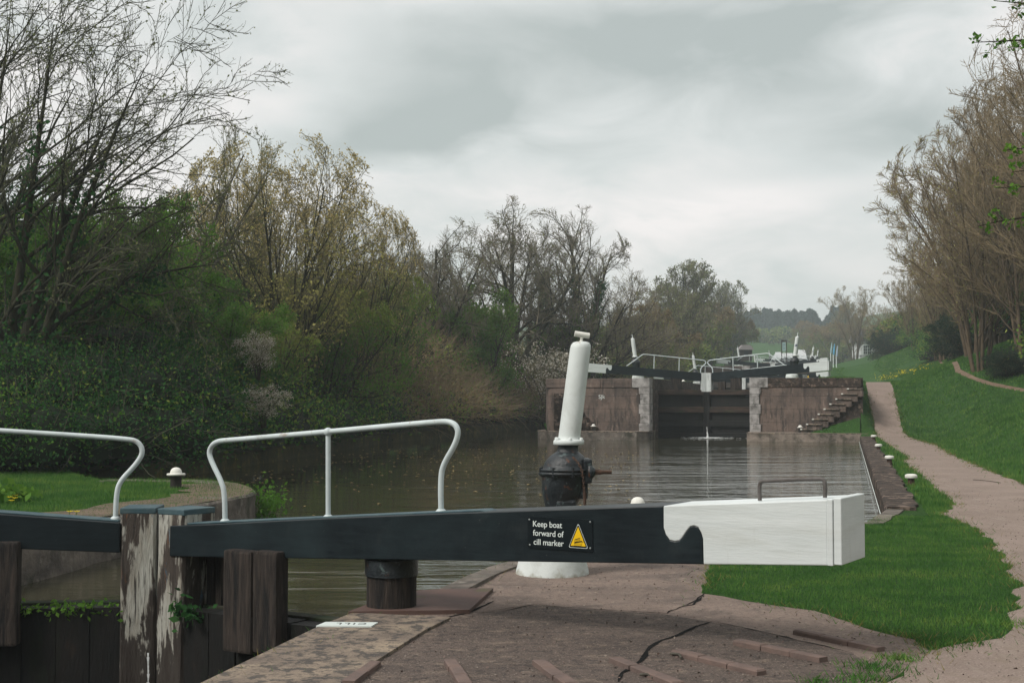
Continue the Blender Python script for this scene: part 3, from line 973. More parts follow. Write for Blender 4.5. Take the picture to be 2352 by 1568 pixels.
        if near:
            cu = .785
            def S(pts2):
                return [(cu + a * .1, b) for a, b in pts2]
            m_ = MB()
            def addp(p2):
                p2 = S(p2); nn = len(p2)
                m_.add([Q(u, v_, .0032) for u, v_ in p2], [tuple(range(nn))])
            addp([(-.55, .245), (.35, .285), (.62, .295), (.60, .335), (.35, .325), (-.55, .285)])       # hull
            addp([(-.55, .285), (-.50, .37), (-.46, .372), (-.50, .287)])
            addp([(-.50, .365), (.25, .425), (.25, .405), (-.50, .345)])                                   # cabin roof
            for k in range(5):
                x = -.34 + k * .145; y = .295 + k * .008
                addp([(x, y), (x + .05, y + .003), (x + .06, y + .09), (x + .01, y + .087)])
            addp([(.62, .29), (.86, .29), (.86, .30), (.62, .30)])
            addp([(.78, .30), (.80, .30), (.80, .45), (.78, .45)])
            for yy in (.235, .205, .165):
                addp([(-.62, yy), (.45, yy), (.45, yy + .009), (-.62, yy + .009)])
            addp([(.45, .165), (.60, .29), (.64, .29), (.49, .165)])
            m_.build('boat_symbol', MT['sign_black'], pan)
        for (u, v_) in ((.028, .90), (.965, .93), (.035, .10), (.965, .12)):
            m_ = MB(); c = Q(u, v_, .0)
            r0 = .007 if near else .01
            for rr, oo in ((r0, .001), (r0 * .5, .005)):
                pass
            vs = [tuple(np.array(Q(u, v_, oo)) + rr * math.cos(t) * np.array(d3) + np.array([0, 0, rr * math.sin(t)])) for rr, oo in ((r0, 0), (r0 * .8, .004), (r0 * .3, .005)) for t in np.linspace(0, 2 * math.pi, 9)[:-1]]
            m_.add(vs, [(i * 8 + k, i * 8 + (k + 1) % 8, (i + 1) * 8 + (k + 1) % 8, (i + 1) * 8 + k) for i in range(2) for k in range(8)] + [tuple(range(16, 24))])
            m_.build('bolt', MT['bolt'], pan)
    return root


def lz(px, py, n):
    """pixel on the vertical plane of a leaf through M0 -> (l, z)"""
    p = on_plane(px, py, M0 + n * .03, n)
    d = DR if n is NR else DL
    return (float((p[:2] - M0) @ d), float(p[2]))


r_top = [lz(*q, NR) for q in ((405, 1208), (700, 1192), (1000, 1179), (1525, 1161), (1900, 1147))]
r_bot = [lz(*q, NR) for q in ((405, 1278), (700, 1282), (1000, 1286), (1525, 1294), (1900, 1298))]
profR = [(0, r_bot[0][1], r_top[0][1])] + [(t[0], np.interp(t[0], [q[0] for q in r_bot], [q[1] for q in r_bot]), t[1]) for t in r_top]
rail_r = [lz(*q, NR) for q in ((490, 1200), (489, 1140), (484, 1112), (458, 1060), (452, 1035), (468, 1014), (505, 1011), (728, 992), (975, 969), (1012, 968), (1030, 985), (1024, 1018), (994, 1068), (988, 1100), (989, 1178))]
post_r = [(*lz(728, 1190, NR), *lz(728, 992, NR))]
grab_r = [lz(*q, NR) for q in ((1729, 1152), (1728, 1128), (1729, 1108), (1745, 1107), (1865, 1101), (1881, 1104), (1880, 1145))]
s0, s1 = lz(1213, 1257, NR), lz(1362, 1193, NR)
lt_r = lz(1524, 1161, NR)[0]
u0, u1 = lz(533, 1250, NR), lz(657, 1470, NR)
h0, h1 = lz(845, 1288, NR), lz(962, 1384, NR)
g_near = gate(M0, DR, NR, 0, profR, 'near lock gate whose black and white beam carries the boat warning sign', near=True, rail=rail_r, posts=post_r,
              sign=(s0[0], s1[0], s0[1], s1[1]), mitre=(.005, .30, -.33, .0, .66, 'peel'), lt=lt_r, grab=grab_r,
              uprights=[(u0[0], u1[0] - .02, -.02, .05 + .08, u1[1] - .12, u0[1] - .02, 'oak_grey', 0), (2.05, 2.39, -.36, -.02, -1.2, h0[1] - .0, 'oak_grey', .185),
                        (.30, .46, -.34, -.24, -.5, .30, 'oak_grey', 0)],
              beam_l0=.16, wd=(.30, .46), leaf_len=2.25)
l_top = [lz(*q, NL) for q in ((279, 1207), (0, 1186))]
l_bot = [lz(*q, NL) for q in ((279, 1273), (0, 1262))]
sl_t = (l_top[1][1] - l_top[0][1]) / (l_top[1][0] - l_top[0][0]); sl_b = (l_bot[1][1] - l_bot[0][1]) / (l_bot[1][0] - l_bot[0][0])
profL = [(0, l_bot[0][1], l_top[0][1]), (5.6, l_bot[0][1] + 5.4 * sl_b, l_top[0][1] + 5.4 * sl_t)]
rail_l = [lz(*q, NL) for q in ((257, 1194), (259, 1140), (266, 1108), (305, 1068), (322, 1040), (312, 1016), (285, 1008), (0, 990))]
e = rail_l[-1]
slr = (e[1] - rail_l[-2][1]) / (e[0] - rail_l[-2][0])
rail_l += [(e[0] + .9, e[1] + .9 * slr), (e[0] + 1.15, e[1] - .05), (e[0] + 1.0, e[1] - .35), (e[0] + .9, l_top[0][1] + .1)]
gl = gate(M0, DL, NL, 0, profL, 'near lock gate leaf left of the two peeling posts, cut by the frame', near=True, rail=rail_l,
          posts=[(e[0] + .1, l_top[0][1] + .1, e[0] + .1, e[1] + .02)], mitre=(.02, .30, -.33, .012, .665, 'peel'), lt=4.4,
          uprights=[(1.08, 1.45, -.02, .12, -.42, lz(30, 1240, NL)[1], 'oak_grey', 0), (2.05, 2.4, -.36, -.02, -1.2, .2, 'oak_grey', .18)],
          beam_l0=.30, wd=(.30, .44), leaf_len=2.15)

GP = [(0, .0, .33), (5.6, .40, .80)]
GPR = [(.26, .34), (.25, .58), (.03, .76), (.0, .84), (.08, .92), (.25, .94), (.6, .975), (1.8, 1.09), (2.75, 1.185), (2.9, 1.19), (3.0, 1.12), (3.5, .76), (3.65, .66)]
GPO = [(1.25, .42, 1.23, 1.03), (2.4, .5, 2.38, 1.15)]
ORD = ['second', 'third', 'fourth', 'fifth', 'sixth']
WHERE = ['second lock up, beyond the still pound', 'third lock up', 'fourth lock up', 'fifth lock up', 'farthest lock']
for k in range(5):
    b0 = 50 + 75 * k
    z0 = RISE * (k + 1)
    for (d, n, side) in ((DR, NR, 'right'), (DL, NL, 'left')):
        P0 = M0 + U * b0
        far = k > 0
        gate(P0, d, n, z0, GP, '%s bottom gate of the %s' % (side, WHERE[k]), rail=GPR, posts=GPO, bars=True, top=-.40, bottom=-2.9, leaf_len=2.35,
             mitre=(.0, .25, -.2, .06, .40, 'peel_white'), beam_l0=.25, lt=4.55 if side == 'right' else 4.35, wd=(.3, .42),
             uprights=[(1.15, 1.65, -.12, .025, -.42, .20, 'oak_grey', 0)] + ([] if far or side == 'left' else [(.55, .90, -.12, .02, -.42, -.04, 'oak_grey', 0)]),
             group='bottom gates up the lock flight')
        P1 = M0 + U * (b0 + 25.5)
        gate(P1, d, n, z0, [(0, .18, .50), (5.6, .46, .86)], '%s top gate of the %s' % (side, WHERE[k]), rail=[(a, z_ + .12) for a, z_ in GPR], posts=[(a, b_ + .12, c, d_ + .12) for a, b_, c, d_ in GPO],
             top=-.12, bottom=-1.2, leaf_len=2.35, mitre=(.0, .27, -.2, .06, .56, 'peel_white'), beam_l0=.27, lt=4.9, wd=(.3, .42),
             sign=(4.0, 4.5, .46, .72) if (side == 'right' and k == 0) else None, group='top gates up the lock flight')


# ------------------------------------------------------------------ paddle gear
def paddle_gear(near):
    root = empty('paddle_gear', (0, 0, 0), 'x', 'paddle gear')
    ln = math.tan(R(7.3))
    mb = MB(); mb.lathe([(.33, -.05), (.325, .02), (.305, .10), (.285, .22), (.275, .27), (.24, .30), (.14, .305)], 28, lean=0, rough=.008)
    mb.build('pedestal', MT['pedestal'], root)
    mb = MB()
    prof = [(.13, .28), (.125, .45), (.135, .58), (.155, .64), (.17, .68), (.19, .74), (.195, .80), (.205, .86), (.205, .872), (.235, .875), (.235, .895), (.225, .90),
            (.225, .905), (.235, .908), (.235, .928), (.20, .932), (.198, .96), (.182, 1.0), (.150, 1.04), (.115, 1.065), (.097, 1.08), (.092, 1.12), (.092, 1.135)]
    mb.lathe(prof, 28, lean=ln)
    gh = mb.build('gear_housing', MT['black_iron'], root)
    if near:
        for k in range(8):
            a = 2 * math.pi * k / 8 + .2
            mb = MB(); x, y = .222 * math.cos(a) + ln * .9, .222 * math.sin(a)
            mb.lathe([(.016, .862), (.016, .942)], 6, c=(x, y, 0)); mb.build('bolt', MT['black_iron'], gh)
        # side bearing block, webs and the windlass spindle on the right
        mb = MB()
        mb.box(.13, .31, -.10, .10, .66, .86, bev=.02)
        mb.box(.02, .20, -.16, .16, .38, .665, bev=.03)
        mb.box(.26, .34, -.16, .04, .80, 1.02, bev=.02)
        mb.build('bearing_block', MT['black_iron'], root)
        bb = root.children[-1]
        for v in bb.data.vertices:      # the last lathe lies on the x axis
            pass
        mb = MB(lambda p: (p[2] + .30, p[0] - .10, p[1] + .90))
        mb.lathe([(.075, 0), (.085, .01), (.085, .04), (.05, .05), (.035, .07)], 16)
        mb.build('ratchet_wheel', MT['black_iron'], root)
        mb = MB(); mb.tube([(.2, -.10, .90), (.42, -.10, .90), (.44, -.10, .90), (.52, -.10, .90)], [.024, .024, .018, .018], 10)
        mb.build('spindle', MT['rust_iron'], root)
        # hanging safety chain
        mb = MB()
        ch = chaikin([(.17, -.19, 1.03), (.215, -.225, .98), (.245, -.25, .90), (.25, -.255, .80), (.26, -.25, .72)], 2)
        for i in range(0, len(ch) - 1):
            p, q = ch[i], ch[i + 1]
            m_ = (p + q) / 2; t = (q - p) / (np.linalg.norm(q - p) + 1e-9)
            s_ = np.array([0, 1, 0]) if i % 2 else np.array([1, 0, .2])
            ring = [m_ + t * .016 * math.cos(a) + s_ * .009 * math.sin(a) for a in np.linspace(0, 2 * math.pi, 9)]
            mb.tube(ring, .0035, 5, caps=False)
        mb.tube([(.26, -.25, .73), (.262, -.25, .60)], [.016, .012], 8)
        mb.build('chain', MT['rust_iron'], root)
    mb = MB()
    mb.lathe([(.128, 1.137), (.138, 1.142), (.138, 1.176), (.128, 1.182), (.112, 1.184)], 28, lean=ln)
    fl = mb.build('flange', MT['white_paint'], root)
    if near:
        for k in range(6):
            a = 2 * math.pi * k / 6 + .5
            mb = MB(); mb.lathe([(.018, 1.17), (.017, 1.20), (.009, 1.204)], 6, c=(.121 * math.cos(a) + ln * 1.17, .121 * math.sin(a), 0)); mb.build('bolt', MT['white_paint'], fl)
    mb = MB()
    mb.lathe([(.112, 1.18), (.101, 1.19), (.098, 1.22), (.096, 1.7), (.093, 2.0), (.088, 2.03), (.072, 2.052), (.045, 2.060)], 32, lean=ln, rough=.004)
    mb.build('column', MT['white_paint'], root)
    mb = MB()
    if near:
        mb.lathe([(.018, 2.055), (.020, 2.062), (.013, 2.07), (.013, 2.085), (.018, 2.09), (.014, 2.1)], 12, lean=ln)
        x = ln * 2.12
        mb.tube([(x - .066, 0, 2.132), (x + .066, 0, 2.112)], .0255, 16)
    else:
        mb.lathe([(.022, 2.055), (.022, 2.24)], 10, lean=ln)
    mb.build('rod_cap', MT['white_paint'] if not near else MT['cap_white'], root)
    return root


def place_gear(o, loc, yaw, label, scale=1.0, group='white paddle gear columns up the flight'):
    o.location = loc; o.rotation_euler = (0, 0, yaw); o.scale = (scale,) * 3
    tag(o, label, 'paddle gear', group)


g0 = at(1270, 1322, 0)
gn = paddle_gear(True)
place_gear(gn, (g0[0], g0[1] + .18, 0.0), R(4), 'large white leaning paddle gear column on black housing behind the warning beam')
ga, gb = ab(g0[0], g0[1])
gp = paddle_gear(False)
first = True
YR = -AZ
for k in range(5):
    b0, z0 = 50 + 75 * k, RISE * (k + 1) + .02
    spec = [(3.75, b0 + 1.6, 0, 'gear column right of the bottom gates of the %s' % WHERE[k]),
            (-3.35, b0 + 1.6, 180, 'gear column left of the bottom gates of the %s' % WHERE[k]),
            (3.2, b0 + 26.8, 0, 'gear column right of the top gates of the %s' % WHERE[k]),
            (-3.0, b0 + 26.8, 180, 'gear column left of the top gates of the %s' % WHERE[k])]
    if k >= 1:
        spec = spec[:4]
    for (a, b, yw, lb) in spec:
        o = gp if first else copy_tree(gp)
        first = False
        p = L(a, b, z0)
        place_gear(o, p, YR + R(yw), lb, .98)
        if k == 0 and a == 3.75:
            ln = math.tan(R(7.3))
            text_mesh('number', '38', .125, MT['blue_ink'], o, (ln * 1.62 - .078, -.100, 1.60), (1, 0, ln * -.0), (ln, 0, 1), .004, bold=.002)
        if k == 0 and a == -3.0:
            pass

# ------------------------------------------------------------------ bollards
def bollard(domed, white_base=False):
    root = empty('mooring_bollard', (0, 0, 0), 'x', 'bollard')
    mb = MB()
    if domed:
        mb.lathe([(.088, -.06), (.085, 0), (.080, .19), (.085, .20)], 22); mb.build('post', MT['dark_post'], root)
        mb = MB(); mb.lathe([(.09, .196), (.134, .198), (.136, .222), (.130, .228), (.088, .230), (.086, .248), (.076, .28), (.055, .303), (.028, .315), (.006, .318)], 26)
        mb.build('cap', MT['cap_white'], root)
    else:
        mb.lathe([(.062, -.06), (.060, 0), (.057, .15)], 20); mb.build('post', MT['rust_iron'], root)
        mb = MB(); mb.lathe([(.060, .138), (.100, .141), (.106, .150), (.106, .190), (.098, .205), (.06, .216), (.01, .220)], 24)
        mb.build('cap', MT['cap_white'], root)
    return root


bd, bf = bollard(True), bollard(False)
us = {'d': 0, 'f': 0}


def put_bollard(t, loc, label, sc=1.0):
    src = bd if t == 'd' else bf
    o = src if not us[t] else copy_tree(src)
    us[t] = 1
    o.location = loc; o.scale = (sc,) * 3; o.rotation_euler = (0, 0, rnd.uniform(0, 3))
    tag(o, label, 'bollard', 'white capped mooring bollards')


put_bollard('d', at(404, 1122, .24), 'domed white bollard on black post standing in the left grass', .98)
put_bollard('d', at(1465, 1200, .02), 'domed white bollard showing only its cap above the near beam', 1.0)
put_bollard('d', (-1.08, 5.83, -.01), 'white bollard dome peeping over the bottom edge of the picture', .95)
for (x, y, w) in ((2093, 1116, 'nearest flat capped bollard on the grass between bank wall and towpath'), (2043, 1067, 'second nearest flat capped bollard along the grass verge of the towpath'),
                  (2018, 1036, 'third flat capped bollard along the grass verge of the towpath'), (2007, 1012, 'farthest flat capped bollard on the verge, by the foot of the path ramp')):
    put_bollard('f', at(x, y, 0.0), w)
put_bollard('d', (at(1363, 979, 0, 56.3)[0], 56.3, .16), 'small domed bollard on the ledge below the left wing wall', .95)
put_bollard('d', (at(1838, 990, 0, 54.3)[0], 54.3, .15), 'small domed bollard at the foot of the stone steps', .95)
z1 = RISE + .05
put_bollard('d', L(-1.0 - 2.4, 50 + 22, z1), 'small domed bollard seen under the left beam of the second lock')
put_bollard('d', L(-2.9, 50 + 12, z1), 'small domed bollard on the lockside just past the left wing wall')
put_bollard('d', L(2.7, 50 + 20, z1), 'tiny domed bollard seen under the right beam of the second lock')

# ------------------------------------------------------------------ far lock masonry
def wing(k, side):
    """front wall of a lock: side +1 right, -1 left, with stone quoin, coping and steps"""
    b = 46.4 + 75 * k
    zt = RISE * (k + 1) + .06
    zb = RISE * k - 1.2
    s = side
    Wr = (6.75 if k == 0 or side < 0 else 4.5) if not (k == 1 and side < 0) else 9.2
    nm = ('right', 'left')[side < 0]
    root = empty('wing_wall', L(s * 4, b, RISE * k), 'brown stone wing wall %s of the dark gates of the %s' % (nm, WHERE[k]), 'wall', 'wing walls up the lock flight')
    o = np.array(L(s * 4, b))

    def T(p):
        q = M0 + s * p[0] * V + (b + p[1]) * U - o
        return (q[0], q[1], p[2] - RISE * k)
    x0 = WH + .42
    batter = .12
    mb = MB(T)

    def face(xa, xb, za, zb_, y0=0.0, y1=.45, ta=0.0, bot=0.0):
        vs = [(xa, y0 - ta - bot, za), (xb, y0 - ta - bot, za), (xb, y1, za), (xa, y1, za), (xa, y0 - ta, zb_), (xb, y0 - ta, zb_), (xb, y1, zb_), (xa, y1, zb_)]
        mb.add(vs, [(0, 1, 2, 3), (4, 5, 6, 7), (0, 1, 5, 4), (1, 2, 6, 5), (2, 3, 7, 6), (3, 0, 4, 7)])
    face(x0, Wr - .35, zb, zt - .40, bot=batter)
    # rounded return at the outer end
    for i in range(6):
        a0, a1 = R(15 * i), R(15 * (i + 1))
        r_ = .35
        xa, xb = Wr - .35 + r_ * math.sin(a0), Wr - .35 + r_ * math.sin(a1)
        ya, yb = r_ - r_ * math.cos(a0), r_ - r_ * math.cos(a1)
        mb.add([(xa, ya - batter, zb), (xb, yb - batter, zb), (xb, yb, zt - .4), (xa, ya, zt - .4)], [(0, 1, 2, 3)])
    mb.add([(Wr, .2, zb), (Wr, 14, zb), (Wr, 14, zt - .4), (Wr, .2, zt - .4)], [(0, 1, 2, 3)])
    mb.add([(Wr - .4, .2, zb), (Wr - .4, 14, zb), (Wr - .4, 14, zt - .4), (Wr - .4, .2, zt - .4)], [(0, 1, 2, 3)])
    mb.build('wall_face', MT['masonry'], root)
    # coping course
    mb = MB(T)
    r_ = random.Random(k * 3 + side)
    x = x0 + .35
    while x < Wr - .3:
        w = min(r_.uniform(1.3, 1.9), Wr - .05 - x)
        mb.box(x, x + w - .012, -.035 + r_.uniform(-.006, .006), .6, zt - .395, zt + r_.uniform(-.008, .004), bev=.02)
        x += w
    y = .62
    while y < 13:
        mb.box(Wr - .55, Wr + .03, y, y + 1.45, zt - .395, zt, bev=.02); y += 1.47
    mb.build('coping_stones', MT['stone_dark'] if side > 0 else MT['masonry'], root)
    # pale quoin blocks at the chamber mouth
    z = zb; i = 0
    mb = MB(T)
    while z < zt - .42:
        h = min(.42, zt - .40 - z)
        if zt - .40 - z - h < .15: h = zt - .4 - z
        bo = batter * (1 - (z - zb) / (zt - zb)) * .9
        mb.box(WH, x0 + (.04 if i % 2 else -.02), -.05 - bo, .95, z, z + h - .01, bev=.015)
        z += h; i += 1
    mb.box(WH, x0 + .34, -.06, .95, zt - .40, zt + .012, bev=.02)
    mb.build('quoin_stones', MT['quoin'], root)
    mb = MB(T)
    mb.box(WH + .003, WH + .6, .96, 30.5, zb, zt - .03); mb.box(WH, WH + .75, .96, 30.6, zt - .03, zt, bev=.01)
    mb.build('chamber_side', MT['stone_dark'], root)
    return root, T


for k in range(5):
    for s in (1, -1):
        root, T = wing(k, s)
        if k == 0:
            zt = RISE + .06
            # flight of steps against the face
            mbs = MB(T)
            if s > 0:
                nst = 9
                for i in range(nst):
                    zz = .10 + (zt - .45 - .10) * (i + 1) / nst
                    xs = 4.25 + i * .235
                    mbs.box(xs, xs + .62, -.95, .02, zz - .34, zz - .05)
                st = mbs.build('stair', MT['masonry'], root)
                mb = MB(T)
                for i in range(nst):
                    zz = .10 + (zt - .45 - .10) * (i + 1) / nst
                    xs = 4.25 + i * .235
                    mb.box(xs - .03, xs + .60, -.99, .0, zz - .05, zz, bev=.008)
                mb.build('stair_treads', MT['coping'], st)
                mb = MB(T)
                for i in range(nst):
                    zz = .10 + (zt - .45 - .10) * (i + 1) / nst
                    xs = 4.25 + i * .235
                    mb.box(xs - .034, xs + .05, -.994, -.93, zz - .046, zz + .004)
                mb.build('white_nosing', MT['cap_white'], st)
                mb = MB(T); mb.prism([(4.6, -.3), (6.72, -.3), (6.72, zt - .6), (6.4, zt - .6)], 'y', -.80, .02)  # dark panel put in for the shadow and greenery below the steps
                mb.build('stair_shade_panel', MT['stone_dark'], root)
            else:
                nst = 8
                for i in range(nst):
                    zz = .10 + (zt - .75) * (i + 1) / nst
                    xs = 4.35 + i * .21
                    mbs.box(xs, 6.2, -.62 + .0 * i, .02, -.6, zz)
                mbs.build('stair', MT['stone_dark'], root)
# low ledges at water level
lr = [L(aC + .1, 44.75), L(WH - .05, 44.75)]
def ledge(poly, z, label):
    mb = MB(); n = len(poly)
    mb.add([(p[0], p[1], -1.3) for p in poly] + [(p[0], p[1], z - .04) for p in poly], [(i, (i + 1) % n, (i + 1) % n + n, i + n) for i in range(n)] + [tuple(range(n, 2 * n))])
    c = np.mean(np.array(poly), axis=0)
    mb2 = MB()
    q = [tuple(c + (np.array(p) - c) * 1.006) for p in poly]
    root = empty('stone_ledge', (c[0], c[1], 0), label, 'ledge')
    mb.v = [(x - c[0], y - c[1], w) for x, y, w in mb.v]
    mb.build('ledge_block', MT['ledge_stone'] if 'pale' in label else MT['stone'], root)
    mb2.add([(p[0] - c[0], p[1] - c[1], z - .04) for p in q] + [(p[0] - c[0], p[1] - c[1], z) for p in q], [(i, (i + 1) % n, (i + 1) % n + n, i + n) for i in range(n)] + [tuple(range(n, 2 * n))])
    mb2.build('ledge_top', MT['coping'], root)


ledge([L(WH - .03, 44.7), L(aC + .25, 44.6), L(aC + .25, 45.15), L(4.3, 45.25), L(3.9, 46.5), L(WH - .03, 46.5)], .15, 'pale stone ledge in front of the right wing wall and steps')
ledge([L(-WH + .0, 45.6), L(-WH - .4, 45.15), L(-5.6, 45.1), L(-6.3, 45.35), L(-6.9, 45.9), L(-7.1, 46.6), L(-7.0, 48.5), L(-WH, 48.5)], .16, 'curved grey stone ledge under the left wing wall')
# joints of the ledge front
mb = MB()
for a in np.arange(WH + .9, 6.3, .95):
    p = L(a, 44.70); mb.box(p[0] - .012, p[0] + .012, p[1] - .02, p[1] + .02, -.2, .10)
jt = mb.build('ledge_joint', MT['crack'])
jt.parent = [o for o in COL.objects if o.name.startswith('stone_ledge')][0]
jt.name = 'block_joint'
jt.matrix_parent_inverse = Matrix.Translation(-Vector(jt.parent.location))
# graffiti scratched in white on the left wing
wl = [o for o in COL.objects if o.name.startswith('wing_wall') and 'left of the dark gates of the second' in o.get('label', '')][0]
pp = L(-4.25, 46.33); pl_ = wl.location
gy = text_mesh('scratched_letters', 'SJk', .24, MT['sign_white'], wl, (pp[0] - pl_[0] - .1, pp[1] - pl_[1] - .08, 1.55), (V[0], V[1], 0), (0.0, 0, 1), .001)

# water leaking between the far gates
mb = MB(); p = M0 + U * 49.84
vs = []
r_ = random.Random(4)
for i in range(12):
    t = i / 11; w = .008 + .05 * t * t
    vs += [(p[0] - w + r_.uniform(-.01, .01), p[1] - .05 - .25 * t, .28 - .48 * t), (p[0], p[1] - .12 - .3 * t, .28 - .48 * t), (p[0] + w + r_.uniform(-.01, .01), p[1] - .05 - .25 * t, .28 - .48 * t)]
fs = [(3 * i + j, 3 * i + j + 1, 3 * i + j + 4, 3 * i + j + 3) for i in range(11) for j in range(2)]
mb.add(vs, fs)
for i in range(260):
    a = r_.uniform(0, 6.28); q = abs(r_.gauss(0, .45)); x, y = p[0] + q * math.cos(a) * 1.3, p[1] - .45 - q * abs(math.sin(a)) * 1.8
    s_ = r_.uniform(.01, .05)
    mb.add([(x - s_ * 2.2, y, WZ + .012), (x, y - s_, WZ + .016), (x + s_ * 2.2, y, WZ + .012), (x, y + s_, WZ + .02)], [(0, 1, 2, 3)])
tag(mb.build('leaking_water', MT['foam']), 'thin white spout of water leaking at the foot of the far gates', 'water leak', kind='stuff')
mb = MB()
q = M0 + NR * .03 + DR * -.03
for i in range(60):
    z_ = -.5 - 2 * i / 60; x = q[0] - .02 + .05 * math.sin(i * .4) * i / 60; s_ = r_.uniform(.004, .012)
    mb.add([(x - s_, q[1] - .03, z_), (x + s_, q[1] - .03, z_), (x + s_ * .5, q[1] - .03, z_ - .045), (x - s_ * .5, q[1] - .03, z_ - .04)], [(0, 1, 2, 3)])
tag(mb.build('gate_trickle', MT['foam']), 'thin trickle of water running down between the near gate leaves', 'water leak', kind='stuff')

# ------------------------------------------------------------------ lockside details
# brick strips for footing
RIB = [((800, 1575), (862, 1528), .07, 'short brick strip at the bottom edge beside the coping joint'),
       ((1084, 1600), (1034, 1524), .075, 'steep brick strip at the bottom edge, second from the coping joint'),
       ((1340, 1600), (1236, 1525), .08, 'brick strip at the bottom edge, midway between coping and grass'),
       ((1560, 1578), (1412, 1519), .075, 'brick strip crossing the curved crack'),
       ((1750, 1550), (1550, 1502), .075, 'brick strip with a twig at its left end'),
       ((1893, 1520), (1692, 1479), .075, 'brick strip inside the bent crack, second from the grass'),
       ((2024, 1496), (1829, 1455), .07, 'brick strip closest to the grass corner')]
for (p0, p1, w, lb) in RIB:
    a_, b_ = np.array(pxy(*p0)), np.array(pxy(*p1))
    d = b_ - a_; Ld = np.hypot(*d); d /= Ld; nn = np.array([-d[1], d[0]])
    nb = max(2, round(Ld / .235))
    root = empty('brick_strip', (a_[0], a_[1], 0), lb, 'brick strip', 'raised brick strips on the lockside')
    r_ = random.Random(int(p0[0]))
    for i in range(nb):
        mb = MB(); l0, l1 = Ld * i / nb + .003, Ld * (i + 1) / nb - .003
        off = r_.uniform(-.004, .004)
        vs = []
        for zz, ins in ((-.02, 0), (.026 + r_.uniform(-.004, .004), 0), (.032 + r_.uniform(-.003, .003), .008)):
            for (l_, w_) in ((l0 + ins, -w / 2 + ins), (l1 - ins, -w / 2 + ins), (l1 - ins, w / 2 - ins), (l0 + ins, w / 2 - ins)):
                q = d * l_ + nn * (w_ + off); vs.append((q[0], q[1], zz))
        fs = [(j * 4 + k, j * 4 + (k + 1) % 4, j * 4 + 4 + (k + 1) % 4, j * 4 + 4 + k) for j in range(2) for k in range(4)] + [(8, 9, 10, 11)]
        mb.add(vs, fs); mb.build('brick', MT['brick'], root)


def crack(pxs, w, label, z=.004, j=.012):
    pts_ = jag([pxy(*q) for q in pxs], j, .10, random.Random(len(pxs)))
    mb = MB(); vs = []
    r_ = random.Random(9)
    for i, p in enumerate(pts_):
        d = np.array(pts_[min(i + 1, len(pts_) - 1)]) - np.array(pts_[max(i - 1, 0)]); d /= np.hypot(*d) + 1e-9
        nn = np.array([-d[1], d[0]]); ww = w * r_.uniform(.4, 1.3) * (.25 if i in (0, len(pts_) - 1) else 1)
        vs += [(p[0] + nn[0] * ww, p[1] + nn[1] * ww, z), (p[0] - nn[0] * ww, p[1] - nn[1] * ww, z)]
    mb.add(vs, [(2 * i, 2 * i + 1, 2 * i + 3, 2 * i + 2) for i in range(len(pts_) - 1)])
    tag(mb.build('paving_crack', MT['crack']), kind='structure')


crack([(1420, 1565), (1428, 1545), (1460, 1527), (1482, 1505), (1492, 1485), (1520, 1470), (1560, 1457), (1600, 1438), (1635, 1427)], .016, 'x', j=.006)
crack([(1635, 1427), (1700, 1440), (1780, 1458), (1860, 1476), (1960, 1500)], .008, 'x', j=.01)
crack([(700, 1620), (770, 1572), (850, 1515), (905, 1475), (960, 1447), (1000, 1425), (1080, 1405), (1135, 1380)], .016, 'x', j=.008)
crack([(1130, 1402), (1230, 1388), (1320, 1396), (1420, 1402), (1530, 1408), (1560, 1394), (1600, 1378), (1618, 1362)], .007, 'x', j=.012)
crack([(1080, 1408), (1160, 1402), (1230, 1388)], .007, 'x')
crack([(960, 1330), (1200, 1346), (1450, 1352), (1616, 1356)], .003, 'x')
crack([(1560, 1394), (1590, 1388), (1618, 1368)], .013, 'x', j=.02)

# smooth red slab over the gate anchor
sp = [pxy(*q) for q in ((800, 1413), (884, 1380), (948, 1364), (1018, 1360), (1133, 1358), (1078, 1409), (960, 1411))]
mb = MB(); n = len(sp)
mb.add([(p[0], p[1], -.02) for p in sp] + [(p[0], p[1], .030) for p in sp], [(i, (i + 1) % n, (i + 1) % n + n, i + n) for i in range(n)] + [tuple(range(n, 2 * n))])
tag(mb.build('anchor_slab', MT['slab_red']), 'smooth dark red slab set in the coping at the heel of the gate', 'slab')
# white marker plate on the coping, its lettering facing the chamber
q4 = [pxy(*q) for q in ((726, 1445), (853, 1446), (868, 1437), (748, 1436))]
root = empty('marker_plate', (q4[0][0], q4[0][1], 0), 'white lettered marker plate lying on the coping edge', 'plate')
mb = MB(); o_ = np.array(q4[0])
mb.add([(p[0] - o_[0], p[1] - o_[1], .010) for p in q4] + [(p[0] - o_[0], p[1] - o_[1], .027) for p in q4], [(i, (i + 1) % 4, (i + 1) % 4 + 4, i + 4) for i in range(4)] + [(4, 5, 6, 7)])
mb.build('plate', MT['sign_white'], root)
ctr = np.mean([np.array(p) for p in q4], axis=0) - o_
xa = np.array(q4[1]) - np.array(q4[0]); xa /= np.hypot(*xa)
text_mesh('lettering', 'CILL', .085, MT['sign_black'], root, (ctr[0] + .13, ctr[1] + .03, .0275), (-xa[0], -xa[1], 0), (xa[1], -xa[0], 0), .0005, bold=.001, spacing=1.35)

# ------------------------------------------------------------------ things far up the flight
def simple(name, cat, label, loc):
    return empty(name, loc, label, cat)


def far(px, py, Y):
    return at(px, py, 0, Y)


